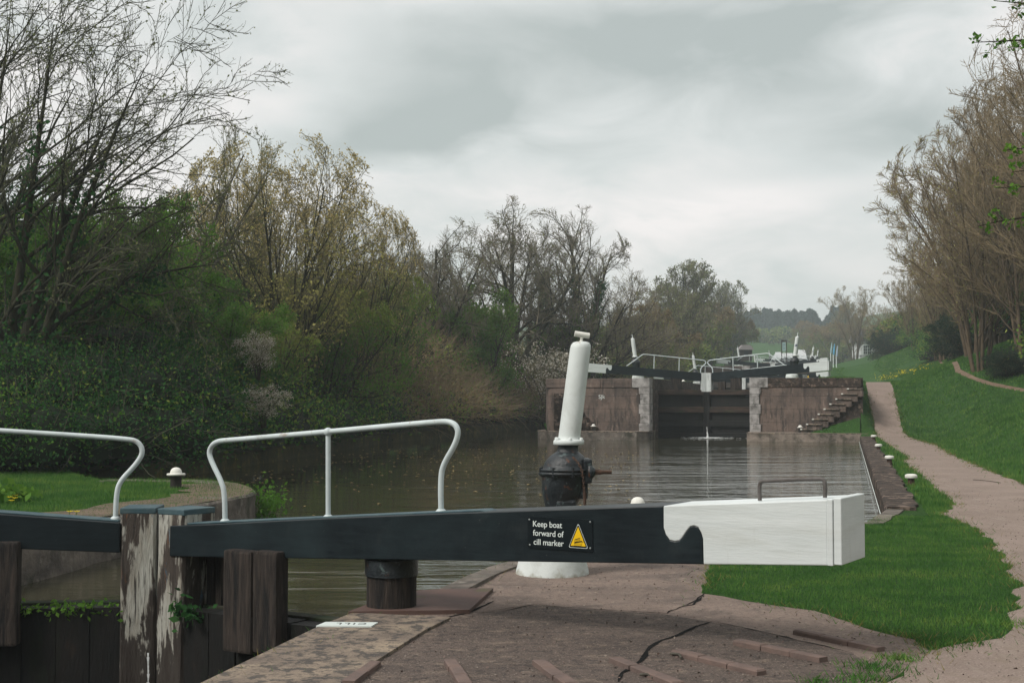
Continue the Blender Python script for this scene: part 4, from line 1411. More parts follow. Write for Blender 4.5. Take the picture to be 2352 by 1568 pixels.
# shed
c = far(1712, 812, 160)
root = simple('canal_hut', 'hut', 'small dark hut with pale tiled roof left of the far gear columns', c)
root.scale = (.6, .6, .6)
mb = MB(); mb.box(-1.2, 1.2, -1, 1, -1.5, .8); mb.build('wall', MT['dark_post'], root)
mb = MB(); mb.prism([(-1.5, .75), (1.5, .75), (1.5, .9), (.75, 1.75), (-.75, 1.75), (-1.5, .9)], 'y', -1.35, 1.35); mb.build('roof', flat('hut_roof', (.24, .22, .22), .7), root)
mb = MB(); mb.box(-.45, .45, -1.03, -1.0, -.3, .5); mb.build('window', MT['sign_black'], root)
# notice board between posts
c = far(1801, 818, 175)
root = simple('notice_board', 'sign', 'pale blue notice board hung between two dark posts before the green hill', c)
root.scale = (.52, .6, .95)
for s in (-1, 1):
    mb = MB(); mb.box(s * .62 - .09, s * .62 + .09, -.08, .08, -1.5, 2.15); mb.build('post', MT['bark'], root)
mb = MB(); mb.box(-.7, .7, -.06, .06, 2.05, 2.3); mb.build('crossbar', MT['bark'], root)
pb = flat('board_blue', (.30, .44, .44), .5)
mb = MB(); mb.box(-.42, .42, -.05, .0, .75, 1.95, bev=.02); bo = mb.build('board', pb, root)
for i, t_ in enumerate((1.62, 1.45, 1.3, 1.15, 1.0)):
    mb = MB(); mb.box(-.3 + .05 * (i % 2), .28 - .07 * (i % 3), -.058, -.052, t_, t_ + (.09 if i == 0 else .035)); mb.build('text_line', MT['blue_ink'], bo)
# telegraph pole
c = far(1706, 818, 240)
root = simple('utility_pole', 'pole', 'slim grey pole in front of the conifer wood', c)
mb = MB(); mb.tube([(0, 0, -3), (0, 0, 5.2)], [.1, .07], 8); mb.build('pole', MT['bark'], root)
mb = MB(); mb.box(-.5, .5, -.05, .05, 4.7, 4.8); mb.build('cross_arm', MT['bark'], root)
# picnic tables on the hill
for (x, y, lb) in ((1772, 792, 'dark picnic table low on the green hill'), (1793, 791, 'dark picnic table beside the notice board on the hill')):
    h_ = hit(x, y, 150)
    root = simple('picnic_table', 'table', lb, h_); tag(root, group='picnic tables on the hill')
    mb = MB(); mb.box(-.9, .9, -.4, .4, .72, .78); mb.build('tabletop', MT['bark'], root)
    for s in (-1, 1):
        mb = MB(); mb.box(-.9, .9, s * .7 - .13, s * .7 + .13, .42, .47); mb.build('bench', MT['bark'], root)
        mb = MB(); mb.tube([(s * .6, -.75, 0), (s * .6, -.2, .74)], .05, 4); mb.tube([(s * .6, .75, 0), (s * .6, .2, .74)], .05, 4); mb.build('leg', MT['bark'], root)
# white house
c = far(2012, 822, 235)
root = simple('white_house', 'house', 'white rendered house with paned window half hidden by the bare tree', c)
wm = mat('render_white', (.55, .57, .57), (.50, .52, .52), 1, rough=.8)
rt = mat('roof_slate', (.10, .095, .095), (.07, .065, .07), 4, rough=.7)
mb = MB(); mb.box(-3.5, 3.2, -3, 3, -2, 3.0); mb.build('wall', wm, root)
mb = MB(); mb.prism([(-4, 2.9), (3.7, 2.9), (3.0, 4.9), (-3.3, 4.9)], 'y', -3.4, 3.4); mb.build('roof', rt, root)
mb = MB(); mb.box(-1, -.3, -.4, .4, 4.7, 5.8); mb.build('chimney', MT['brick'], root.children[1])
for x in (-2.4, .9):
    for z in (.6, ):
        mb = MB(); mb.box(x - .75, x + .75, -3.05, -2.98, z - .1, z + 1.7); w = mb.build('window', MT['sign_white'], root)
        mb = MB()
        for i in range(4):
            for j in range(3):
                xx = x - .68 + i * .34 + (.04 if i > 1 else -.0); mb.box(xx + .03, xx + .30, -3.08, -3.06, z + .0 + j * .53, z + .47 + j * .53)
        mb.build('pane', MT['sign_black'], w)
# fence in front of the house
root = simple('pub_fence', 'fence', 'dark crossed railing in front of the white house', far(2000, 829, 225))
mb = MB()
mb.box(-3, 3.5, -.04, .04, .9, 1.0); mb.box(-3, 3.5, -.04, .04, .05, .12); mb.build('rail', MT['black_iron'], root)
for x in np.arange(-3, 3.6, 1.3):
    mb = MB(); mb.box(x - .05, x + .05, -.05, .05, -1, 1.1); mb.build('post', MT['black_iron'], root)
mb = MB()
for x in np.arange(-3, 3.4, 1.3):
    mb.tube([(x, 0, .1), (x + 1.3, 0, .9)], .03, 4); mb.tube([(x, 0, .9), (x + 1.3, 0, .1)], .03, 4)
mb.build('cross_brace', MT['black_iron'], root)
# closed parasols
for (x, y0, c_, lb) in ((1908, 826, (.28, .42, .44), 'closed pale green parasol nearest the far gear columns'), (1914, 829, (.10, .35, .55), 'closed blue parasol in the middle of the row'), (1921, 833, (.34, .42, .52), 'tall closed grey parasol on a white foot before the house')):
    root = simple('closed_parasol', 'parasol', lb, far(x, y0, 190)); tag(root, group='closed parasols by the house')
    mb = MB(); mb.tube([(0, 0, -1.5), (0, 0, 1.2)], .07, 8); mb.build('pole', MT['sign_white'], root)
    mb = MB(); mb.lathe([(.10, .9), (.17, 1.05), (.13, 1.7), (.05, 2.4), (.01, 2.55)], 10, lean=.08); mb.build('canopy', flat('canopy', c_, .8), root)

# ------------------------------------------------------------------ trees
def shore(b):
    return float(np.interp(b, [5, 11.5, 18, 27, 38, 58, 71, 90], [-8.4, -8.3, -8.9, -10.2, -11.6, -12.0, -12, -12]))


def unit(a):
    return a / (np.linalg.norm(a, axis=-1, keepdims=True) + 1e-9)


def grow(rs, P, Rr, levels):
    """P (N,K,3) parent polylines, Rr (N,K) radii -> list of (P, R) per level"""
    out = [(P, Rr)]
    for lv in levels:
        n = lv['n']; Np, K0, _ = P.shape
        plen = np.linalg.norm(np.diff(P, axis=1), axis=2).sum(1)
        t = lv.get('t0', .2) + (lv.get('t1', .98) - lv.get('t0', .2)) * ((np.arange(n)[None] + rs.uniform(0, 1, (Np, n))) / n)
        x = t * (K0 - 1); i = np.minimum(x.astype(int), K0 - 2); f = (x - i)[..., None]
        ar = np.arange(Np)[:, None]
        A, B = P[ar, i], P[ar, i + 1]
        S = A * (1 - f) + B * f
        T = unit(B - A)
        r0 = (Rr[ar, i] * (1 - f[..., 0]) + Rr[ar, i + 1] * f[..., 0]) * lv.get('rr', .6)
        q = unit(np.cross(T, unit(rs.normal(size=T.shape))))
        ang = np.radians(rs.normal(lv['ang'], lv.get('sd', 10), t.shape))[..., None]
        D = unit(T * np.cos(ang) + q * np.sin(ang))
        Lc = plen[:, None] * lv['len'] * rs.uniform(.6, 1.25, t.shape) * (1 - lv.get('tl', .45) * t)
        if 'lmin' in lv:
            Lc = np.maximum(Lc, lv['lmin'])
        K = lv.get('K', 5)
        S = S.reshape(-1, 3); D = D.reshape(-1, 3); Lc = Lc.reshape(-1); r0 = r0.reshape(-1)
        pts = [S]
        for k in range(K - 1):
            D = unit(D + np.array([0, 0, lv.get('up', .1)]) + np.array(lv.get('push', (0, 0, 0))) + rs.normal(0, lv.get('wig', .12), D.shape))
            pts.append(pts[-1] + D * (Lc / (K - 1))[:, None])
        P = np.stack(pts, 1)
        Rr = np.maximum(r0[:, None] * np.linspace(1, lv.get('taper', .3), K)[None], lv.get('rmin', .003))
        out.append((P, Rr))
    return out


def tubes(P, Rr, m):
    Nn, K, _ = P.shape
    T = np.gradient(P, axis=1); T = unit(T)
    ref = np.where(np.abs(T[:, :1, 2:3]) > .9, np.array([1., 0, 0]), np.array([0, 0, 1.]))
    n = unit(np.cross(T, np.broadcast_to(ref, T.shape))); b = np.cross(T, n)
    a = np.arange(m) * 2 * math.pi / m
    Vv = P[:, :, None] + Rr[:, :, None, None] * (np.cos(a)[None, None, :, None] * n[:, :, None] + np.sin(a)[None, None, :, None] * b[:, :, None])
    idx = np.arange(Nn * K * m).reshape(Nn, K, m)
    nx = np.roll(idx, -1, axis=2)
    F = np.stack([idx[:, :-1], nx[:, :-1], nx[:, 1:], idx[:, 1:]], -1).reshape(-1, 4)
    return Vv.reshape(-1, 3), F


def leaves(rs, C, size, up=.3, elong=1.4):
    n = len(C)
    nn = unit(rs.normal(size=(n, 3)) + np.array([0, 0, up]))
    x = unit(np.cross(nn, rs.normal(size=(n, 3)))); y = np.cross(nn, x)
    s = size * rs.uniform(.6, 1.3, (n, 1))
    Q = np.stack([C - x * s * elong * .5, C + y * s * .42 + nn * s * .1, C + x * s * elong * .5, C - y * s * .42 + nn * s * .1], 1)
    return Q.reshape(-1, 3), np.arange(n * 4).reshape(n, 4)


class Acc:
    def __init__(s): s.v = []; s.f = []; s.n = 0
    def add(s, v, f, mi): s.v.append(v); s.f.append((f + s.n, mi)); s.n += len(v)
    def mesh(s, name, mats, parent=None, smooth=True):
        return mesh_np(name, np.concatenate(s.v), s.f, mats, smooth, parent)


def tree(seed, trunks, levels, leaf=None, mats=('bark', 'twig_grey', 'leaf_bud'), twig_from=2, ivy=0, lsets=(), env=None):
    """builds an Empty > trunk, crown around the origin"""
    rs = np.random.RandomState(seed)
    P = np.stack([np.array(chaikin_n(t[0], 10)) for t in trunks])
    P = P + np.cumsum(rs.normal(0, .03, P.shape), axis=1) * np.linspace(0, 1, 10)[None, :, None]
    Rr = np.stack([np.linspace(t[1], t[2], 10) for t in trunks])
    Rr[:, 0] *= 1.35
    lv = grow(rs, P, Rr, levels)
    if env:          # round the crown off softly
        cz, ex, ez = env
        out = []
        for i, (p, r) in enumerate(lv):
            q = (p - np.array([0, 0, cz])) / np.array([ex, ex, ez])
            d = np.linalg.norm(q, axis=-1, keepdims=True)
            k = .82 + .18 * (1 - np.exp(-(d - .82) / .30))
            f = np.where((d > .82) & (p[..., 2:] > cz * .55), k / np.maximum(d, 1e-6), 1)
            out.append((q * f * np.array([ex, ex, ez]) + np.array([0, 0, cz]), r))
        lv = out
    root = empty('tree', (0, 0, 0), 'x', 'tree')
    a = Acc()
    for i, (p, r) in enumerate(lv[:twig_from]):
        a.add(*tubes(p, r, 8 if i == 0 else 5), 0)
    if ivy:
        m = rs.randint(0, len(P), ivy); k = rs.uniform(0, 7, ivy); i0 = k.astype(int); f = (k - i0)[:, None]
        C = P[m, i0] * (1 - f) + P[m, i0 + 1] * f + rs.normal(0, .28, (ivy, 3)) * (1.3 - k[:, None] / 9)
        a.add(*leaves(rs, C, .11), 1)
    a.mesh('trunk', [MT[mats[0]], MT['leaf_dark']], root)
    a = Acc()
    for i, (p, r) in enumerate(lv[twig_from:]):
        last = i == len(lv) - twig_from - 1
        a.add(*tubes(p, r, 3 if last else 4), 0)
    if leaf:
        per, size, spread = leaf
        p = lv[-1][0]
        nt_ = len(p)
        m = np.repeat(np.arange(nt_), per) if per >= 1 else rs.choice(nt_, int(nt_ * per), replace=False)
        k = rs.uniform(.15, 1, len(m)) * (p.shape[1] - 1); i0 = np.minimum(k.astype(int), p.shape[1] - 2); f = (k - i0)[:, None]
        C = p[m, i0] * (1 - f) + p[m, i0 + 1] * f + rs.normal(0, spread, (len(m), 3))
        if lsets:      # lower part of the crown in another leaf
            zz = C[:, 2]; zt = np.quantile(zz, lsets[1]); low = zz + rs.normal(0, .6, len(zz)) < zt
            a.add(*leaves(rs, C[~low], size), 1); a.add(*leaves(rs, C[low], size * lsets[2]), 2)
        else:
            a.add(*leaves(rs, C, size), 1)
    a.mesh('crown', [MT[mats[1]], MT[mats[2]], MT[lsets[0]] if lsets else MT[mats[2]]], root, smooth=False)
    hgt = lv[-1][0][..., 2].max()
    root['h_'] = float(hgt)
    return root


def chaikin_n(pts, n):
    q = np.array(chaikin(pts, 2)); d = np.r_[0, np.cumsum(np.linalg.norm(np.diff(q, axis=0), axis=1))]
    t = np.linspace(0, d[-1], n)
    return np.stack([np.interp(t, d, q[:, i]) for i in range(3)], 1)


def stems(rs, n, h, spread, r, base=.25, lean=(0, 0)):
    out = []
    for i in range(n):
        a = 2 * math.pi * (i + rs.uniform(-.3, .3)) / n; s = spread * rs.uniform(.3, 1)
        hh = h * rs.uniform(.75, 1.0)
        bx, by = base * math.cos(a), base * math.sin(a)
        out.append(([(bx, by, -.4), (bx * 1.3 + s * .15 * math.cos(a) + lean[0] * .1, by * 1.3 + s * .15 * math.sin(a), hh * .3),
                     (s * .5 * math.cos(a) + lean[0] * .5, s * .5 * math.sin(a) + lean[1] * .5, hh * .65), (s * math.cos(a) + lean[0], s * math.sin(a) + lean[1], hh)], r * rs.uniform(.7, 1.1), r * .15))
    return out


protos = {}
used_p = {}


def get(kind):
    rs = np.random.RandomState(hash_(kind))
    if kind == 'vase':       # golden budding multi-stem
        t = tree(21, stems(rs, 9, 9.0, 4.2, .11), [dict(n=10, ang=40, len=.50, up=.09, t0=.22, rr=.6, K=6, wig=.10, tl=.3), dict(n=9, ang=38, len=.48, up=.10, rr=.55, K=5, wig=.12, rmin=.008, tl=.3),
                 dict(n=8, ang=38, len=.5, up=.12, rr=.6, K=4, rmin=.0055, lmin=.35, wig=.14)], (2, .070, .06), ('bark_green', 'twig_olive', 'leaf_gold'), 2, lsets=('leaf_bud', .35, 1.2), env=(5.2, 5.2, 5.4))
    elif kind == 'vase_low':
        t = tree(22, stems(rs, 9, 6.0, 4.2, .09), [dict(n=9, ang=42, len=.52, up=.08, t0=.15, rr=.6, K=6, tl=.3), dict(n=8, ang=38, len=.5, up=.12, rr=.55, K=5, rmin=.008),
                 dict(n=6, ang=40, len=.55, up=.1, rr=.6, K=4, rmin=.006, lmin=.35)], (4, .085, .08), ('bark_green', 'twig_olive', 'leaf_olive'), 2, lsets=('leaf_green', .5, 1.1), env=(3.2, 5.2, 3.8))
    elif kind == 'oak':      # bare rounded crown on a single trunk
        t = tree(33, [([(0, 0, -.4), (.1, 0, 2.5), (-.1, .1, 5.5), (.1, 0, 9.5)], .30, .06), ([(.05, 0, 2.4), (.9, .3, 4), (2.4, .4, 6.0), (3.6, .5, 8.6)], .17, .03),
                 ([(0, 0, 2.7), (-.9, .2, 4.2), (-2.3, .2, 6), (-3.6, 0, 8.2)], .18, .03), ([(0, 0, 3.2), (.2, 1, 5), (.5, 2, 7), (.9, 2.8, 9)], .15, .03), ([(0, 0, 3), (-.3, -1, 5), (-.4, -2, 7), (-.9, -3, 8.6)], .15, .03)],
                 [dict(n=11, ang=50, len=.44, up=.05, t0=.35, rr=.5, K=7, wig=.16, tl=.3), dict(n=10, ang=46, len=.48, up=.05, rr=.55, K=6, wig=.16, rmin=.009, tl=.3), dict(n=11, ang=42, len=.55, up=.06, rr=.6, K=4, rmin=.007, lmin=.4, wig=.16)],
                 (.5, .07, .02), ('bark_green', 'twig_grey', 'leaf_sage'), 2, env=(6.6, 5.6, 5.2))
    elif kind == 'ivy_oak':
        t = tree(34, [([(0, 0, -.4), (.2, 0, 3), (.5, 0, 6), (.2, 0, 10)], .30, .06), ([(.1, 0, 2), (1.2, .3, 4), (1.9, .4, 6.5), (2.9, .5, 9)], .17, .03),
                 ([(0, 0, 3), (-.9, .2, 5), (-1.4, .2, 7), (-1.9, 0, 9)], .16, .03)],
                 [dict(n=13, ang=48, len=.42, up=.07, t0=.3, rr=.5, K=7, wig=.14, tl=.3), dict(n=9, ang=44, len=.48, up=.07, rr=.55, K=6, wig=.14, rmin=.011), dict(n=10, ang=40, len=.55, up=.07, rr=.6, K=4, rmin=.007, lmin=.4, wig=.14)],
                 (.5, .07, .02), ('bark_green', 'twig_grey', 'leaf_sage'), 2, ivy=9000, env=(6.8, 4.6, 5.4))
    elif kind == 'arch':     # leaning stems arching to the right
        t = tree(35, [([(0, 0, -.4), (.8, 0, 1.6), (2.2, 0, 3.6), (4.6, 0, 5.6)], .22, .04), ([(0, 0, -.4), (.6, .2, 2), (1.6, .3, 4.6), (3.2, .3, 7.4)], .2, .04), ([(0, 0, -.4), (.2, -.2, 2.4), (.6, -.3, 5), (1.4, -.3, 8.2)], .2, .04),
                 ([(0, 0, -.2), (1.4, 0, 1.2), (3.2, 0, 2.2), (5.6, .2, 3.4)], .16, .03), ([(-.2, 0, -.4), (-.5, 0, 2.4), (-.8, -.3, 4.5), (-1.0, -.3, 7)], .16, .03)],
                 [dict(n=12, ang=44, len=.46, up=.09, t0=.3, rr=.5, K=7, wig=.12, tl=.3), dict(n=9, ang=42, len=.48, up=.08, rr=.55, K=5, wig=.13, rmin=.011), dict(n=10, ang=40, len=.55, up=.07, rr=.6, K=4, rmin=.007, lmin=.4, wig=.14)],
                 (.4, .07, .02), ('bark', 'twig_grey', 'leaf_bud'), 2)
    elif kind == 'hawthorn':   # freshly green dense small tree
        t = tree(41, stems(rs, 5, 7.0, 2.6, .12), [dict(n=12, ang=46, len=.38, up=.08, t0=.12, rr=.55, K=6, wig=.16), dict(n=9, ang=44, len=.45, up=.06, rr=.55, K=5, wig=.16, rmin=.008),
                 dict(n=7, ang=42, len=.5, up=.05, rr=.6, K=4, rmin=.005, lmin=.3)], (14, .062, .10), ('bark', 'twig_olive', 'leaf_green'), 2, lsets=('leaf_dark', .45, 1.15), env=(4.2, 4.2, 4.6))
    elif kind == 'lime':
        t = tree(42, stems(rs, 6, 6.0, 3.0, .10), [dict(n=10, ang=42, len=.42, up=.1, t0=.12, rr=.55, K=6), dict(n=8, ang=42, len=.45, up=.1, rr=.55, K=5, rmin=.008), dict(n=5, ang=42, len=.5, up=.05, rr=.6, K=4, rmin=.006, lmin=.3)],
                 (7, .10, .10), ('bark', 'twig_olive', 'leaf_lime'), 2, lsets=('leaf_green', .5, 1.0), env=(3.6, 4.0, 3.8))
    elif kind == 'hornbeam':   # right bank: tall brown bare fans
        t = tree(51, stems(rs, 6, 14.0, 4.6, .125), [dict(n=14, ang=36, len=.42, up=.08, t0=.15, rr=.5, K=7, wig=.08, tl=.3), dict(n=10, ang=34, len=.48, up=.08, rr=.55, K=5, wig=.1, rmin=.010, tl=.3),
                 dict(n=8, ang=32, len=.5, up=.14, rr=.6, K=4, rmin=.0085, lmin=.4, wig=.1)], (.15, .06, .03), ('bark_red', 'twig_brown', 'leaf_brown'), 2, env=(7.8, 6.8, 8.4))
    elif kind == 'hornbeam_wide':
        t = tree(52, stems(rs, 7, 10.0, 6.0, .10), [dict(n=12, ang=38, len=.40, up=.08, t0=.15, rr=.5, K=7, wig=.1), dict(n=9, ang=36, len=.46, up=.08, rr=.55, K=5, wig=.12, rmin=.010),
                 dict(n=8, ang=36, len=.5, up=.06, rr=.6, K=4, rmin=.0085, lmin=.4, wig=.12)], (.4, .07, .05), ('bark_red', 'twig_brown', 'leaf_bud'), 2, env=(5.6, 7.4, 5.8))
    elif kind == 'far_bare':
        t = tree(61, stems(rs, 6, 9.0, 3.0, .16), [dict(n=11, ang=44, len=.48, up=.07, t0=.2, rr=.5, K=6), dict(n=8, ang=36, len=.46, up=.12, rr=.55, K=5, rmin=.018),
                 dict(n=6, ang=36, len=.5, up=.1, rr=.6, K=4, rmin=.014, lmin=.5)], (2, .12, .10), ('bark_green', 'twig_grey', 'leaf_sage'), 2, ivy=2500, env=(5.2, 4.8, 5.2))
    elif kind == 'far_tan':
        t = tree(62, stems(rs, 7, 7.0, 3.6, .14), [dict(n=10, ang=44, len=.50, up=.06, t0=.12, rr=.5, K=6), dict(n=8, ang=42, len=.48, up=.06, rr=.55, K=5, rmin=.02),
                 dict(n=5, ang=36, len=.5, up=.1, rr=.6, K=4, rmin=.016, lmin=.5)], (4, .16, .14), ('bark_green', 'twig_brown', 'leaf_brown'), 2, lsets=('leaf_olive', .6, 1.0), env=(4.0, 4.8, 4.4))
    elif kind == 'blossom':
        t = tree(71, stems(rs, 7, 2.6, 1.7, .04, .1), [dict(n=8, ang=45, len=.5, up=.05, t0=.15, rr=.6, K=5), dict(n=7, ang=48, len=.5, up=.05, rr=.6, K=4, rmin=.008), dict(n=4, ang=45, len=.6, up=.0, rr=.7, K=3, rmin=.006, lmin=.25)],
                 (3, .05, .05), ('bark', 'twig_olive', 'blossom'), 2)
    elif kind == 'yew':
        t = tree(72, stems(rs, 9, 3.0, 2.6, .07, .2), [dict(n=12, ang=50, len=.6, up=-.02, t0=.05, rr=.6, K=5), dict(n=9, ang=45, len=.5, up=.0, rr=.6, K=4, rmin=.008), dict(n=4, ang=45, len=.6, up=.0, rr=.7, K=3, rmin=.006, lmin=.25)],
                 (12, .07, .07), ('bark', 'twig_olive', 'leaf_pine'), 2)
    t.name = 'tree'
    return t


def hash_(s):
    return sum(ord(c) * (i + 3) for i, c in enumerate(s)) % 9973


def place(kind, px, Y, top, label, yaw=None, wide=1.0, group=None, base=None, cat='tree', sink=.15, name=None):
    if kind not in protos:
        protos[kind] = get(kind); o = protos[kind]
    else:
        o = copy_tree(protos[kind])
    d = ray(px, HOR); x = d[0] / d[1] * Y
    if px < 1700 and base is None and Y < 220:
        while True:
            a_, b_ = ab(x, Y)
            if a_ < (shore(b_) - 1.2 if b_ < 74 else -9.5): break
            Y += .5; x = d[0] / d[1] * Y
    z = Hs(x, Y) if base is None else base
    zt = EYE + (HOR - top) / FPX * Y
    sc = (zt - z) / protos[kind]['h_']
    o.location = (x, Y, z - sink)
    o.rotation_euler = (0, 0, rnd.uniform(0, 6.28) if yaw is None else yaw)
    o.scale = (sc * wide, sc * wide, sc)
    o.name = name or {'blossom': 'blossom_bush', 'yew': 'evergreen_bush'}.get(kind, 'bare_tree' if kind in ('oak', 'arch', 'hornbeam', 'hornbeam_wide', 'far_bare') else 'tree')
    tag(o, label, cat, group)
    return o


# left bank ---------------------------------------------------------
place('hawthorn', 300, 30, 370, 'tall fresh green tree just right of the big leaning bare tree', wide=.95)
place('hawthorn', 110, 28, 440, 'dark green tree behind the leaning trunks at the left edge', yaw=2, wide=1.0)
place('hawthorn', -60, 27, 520, 'green tree cut by the left edge of the picture', yaw=5, wide=1.0)
place('hawthorn', 200, 27, 600, 'green tree between the leaning trunks and the tallest green tree', yaw=.7, wide=.9)
place('hawthorn', 400, 30, 560, 'green tree right of the tallest green one, under the leaning limbs', yaw=3.3, wide=.9)
place('hawthorn', 500, 37, 640, 'green tree low behind the curve of the near quay', yaw=4, wide=1.1)
place('vase', 650, 44, 295, 'tallest golden budding tree rising above the green scrub', wide=.88, yaw=.4)
place('vase', 810, 50, 430, 'second golden budding tree, its right limbs reaching over the gap', wide=.64, yaw=2.2)
place('vase', 520, 50, 400, 'thin grey twigged tree behind the golden budding trees', wide=.9, yaw=3.9)
place('vase_low', 740, 40, 640, 'low olive leafed willow leaning over the water', wide=.85, yaw=1)
place('vase_low', 590, 38, 700, 'green leafed shrubby tree left of the leaning willow', wide=.8, yaw=3)
place('vase_low', 870, 47, 600, 'yellowish shrubby tree at the right end of the golden group', wide=.62, yaw=5)
place('oak', 1000, 70, 492, 'bare tree with crooked limbs left of the large round bare tree', wide=.95, yaw=1.2)
place('oak', 925, 74, 560, 'small bare tree between the golden trees and the crooked bare tree', wide=1.1, yaw=2.9)
place('oak', 1180, 76, 448, 'large round crowned bare tree, tallest of the middle of the bank', wide=1.0, yaw=0)
place('ivy_oak', 1305, 80, 458, 'tall bare tree with its trunk wrapped in dark ivy', wide=.95, yaw=.3)
place('ivy_oak', 1225, 74, 610, 'ivy covered tree in front of the round bare crown', wide=1.15, yaw=2.3)
place('arch', 1330, 82, 560, 'bare tree with long limbs arching right over the far lock', wide=1.0, yaw=.15)
place('arch', 1420, 100, 600, 'fainter arching bare tree behind the first arching one', wide=1.0, yaw=.5)
place('lime', 1105, 66, 640, 'bright green leafing tree at the foot of the round bare tree', wide=.8)
place('lime', 1290, 82, 700, 'dull green leafing tree behind the blossom', wide=.8, yaw=2.0)
place('far_tan', 1480, 105, 690, 'brown and olive tree behind the left gear column of the second lock', wide=.8)
place('far_bare', 1585, 120, 592, 'tallest olive grey tree above the second lock mitre', wide=1.05)
place('far_bare', 1545, 128, 650, 'grey twigged tree left of the tallest one above the second lock', wide=1.15)
place('far_bare', 1675, 140, 640, 'slender pale bare tree at the right end of the far left wood', wide=.8)
place('far_tan', 1625, 118, 690, 'tan budding tree right behind the second lock', wide=.85)
place('far_tan', 1540, 112, 740, 'low tan tree behind the handrail of the second lock', wide=1.1, yaw=2)
place('far_tan', 1680, 150, 715, 'small tan tree at the edge of the conifer wood', wide=.9, yaw=3)
place('lime', 1560, 100, 775, 'low bright green bush behind the left handrail', wide=1.2)
place('lime', 1625, 104, 775, 'second low bright green bush behind the meeting handrails', wide=1.2, yaw=2)
place('blossom', 1258, 78, 768, 'cream blossom bush left of the white gear column', wide=1.25, cat='bush', base=.4)
place('blossom', 1272, 79, 850, 'sparse blossom bush hanging by the left wing wall', wide=1.2, yaw=2, cat='bush', base=.1)
place('blossom', 1475, 84, 800, 'sparse white blossom sprays behind the second lock beam', wide=.8, yaw=3, cat='bush')
place('blossom', 592, 33.0, 740, 'white blossom sprays in the dark scrub under the golden trees', wide=1.0, yaw=1, cat='bush', base=2.3)
place('blossom', 605, 32, 862, 'small white blossom spray low over the water', wide=1.3, yaw=4, cat='bush', base=1.1)

# big leaning tree at the left edge
rs = np.random.RandomState(5)
BT = [([(0, 0, -.5), (.2, 0, 2.2), (1.0, .1, 4.6), (2.6, .2, 7.6)], .27, .014), ([(-.2, .1, -.5), (-.2, .2, 2), (.3, .3, 5), (1.0, .2, 9.4)], .22, .014),
      ([(-.5, 0, -.5), (-.9, .2, 3), (-.9, .3, 6), (-.4, .4, 9.6)], .22, .014), ([(.2, -.2, -.5), (.8, -.3, 2.2), (1.9, -.4, 5.2), (3.6, -.5, 8.2)], .18, .012),
      ([(.3, .2, 1.5), (1.8, .5, 3.0), (3.4, .8, 4.2), (5.2, 1.0, 4.4)], .10, .01)]
bt = tree(77, BT, [dict(n=12, ang=46, len=.50, up=.03, tl=.25, t0=.25, rr=.45, K=9, wig=.10, push=(.10, 0, 0)), dict(n=10, ang=38, len=.46, up=-.02, rr=.5, K=7, wig=.13, rmin=.008, push=(.05, 0, .0)),
                   dict(n=9, ang=40, len=.45, up=.10, rr=.6, K=5, rmin=.0045, lmin=.3, wig=.15)], (1.0, .05, .02), ('bark_green', 'twig_dark', 'leaf_sage'), 2, ivy=2500)
x, Y = (25 - CX) / FPX * 25, 25
bt.scale = (.72, .72, .90)
bt.location = (x, Y, 0.3); bt.name = 'leaning_tree'
tag(bt, 'huge leaning bare tree with pale stems arching right across the sky', 'tree')
bt2 = copy_tree(bt)
bt2.location = ((-190 - CX) / FPX * 29, 29.5, .3); bt2.rotation_euler = (0, 0, R(38)); bt2.scale = (.85, .85, 1.05); bt2.name = 'leaning_tree'
tag(bt2, 'big bare tree whose twigs fill the top left corner', 'tree')
# pale slender leaning stem
t = tree(78, [([(0, 0, -.3), (1.0, 0, 2.4), (2.0, 0, 4.6), (3.2, 0, 7.4)], .09, .02), ([(.1, 0, -.3), (1.3, .1, 2.4), (2.5, .1, 4.4), (3.9, 0, 6.8)], .07, .02)],
         [dict(n=13, ang=30, len=.30, up=.20, t0=.3, rr=.5, K=6, wig=.1), dict(n=8, ang=34, len=.4, up=.15, rr=.6, K=5, rmin=.006), dict(n=5, ang=36, len=.5, up=.1, rr=.6, K=4, rmin=.0045, lmin=.25)], (1, .05, .02), ('bark_pale', 'twig_olive', 'leaf_sage'), 2)
t.location = ((300 - CX) / FPX * 36, 36, 1.2); t.name = 'bare_tree'; t.scale = (.95, .95, .95)
tag(t, 'pale slender stemmed tree leaning right between green tree and golden trees', 'tree')

# right bank ---------------------------------------------------------
def pr_(a, b):
    p = L(a, b); return p[0] / p[1] * FPX + CX, p[1]


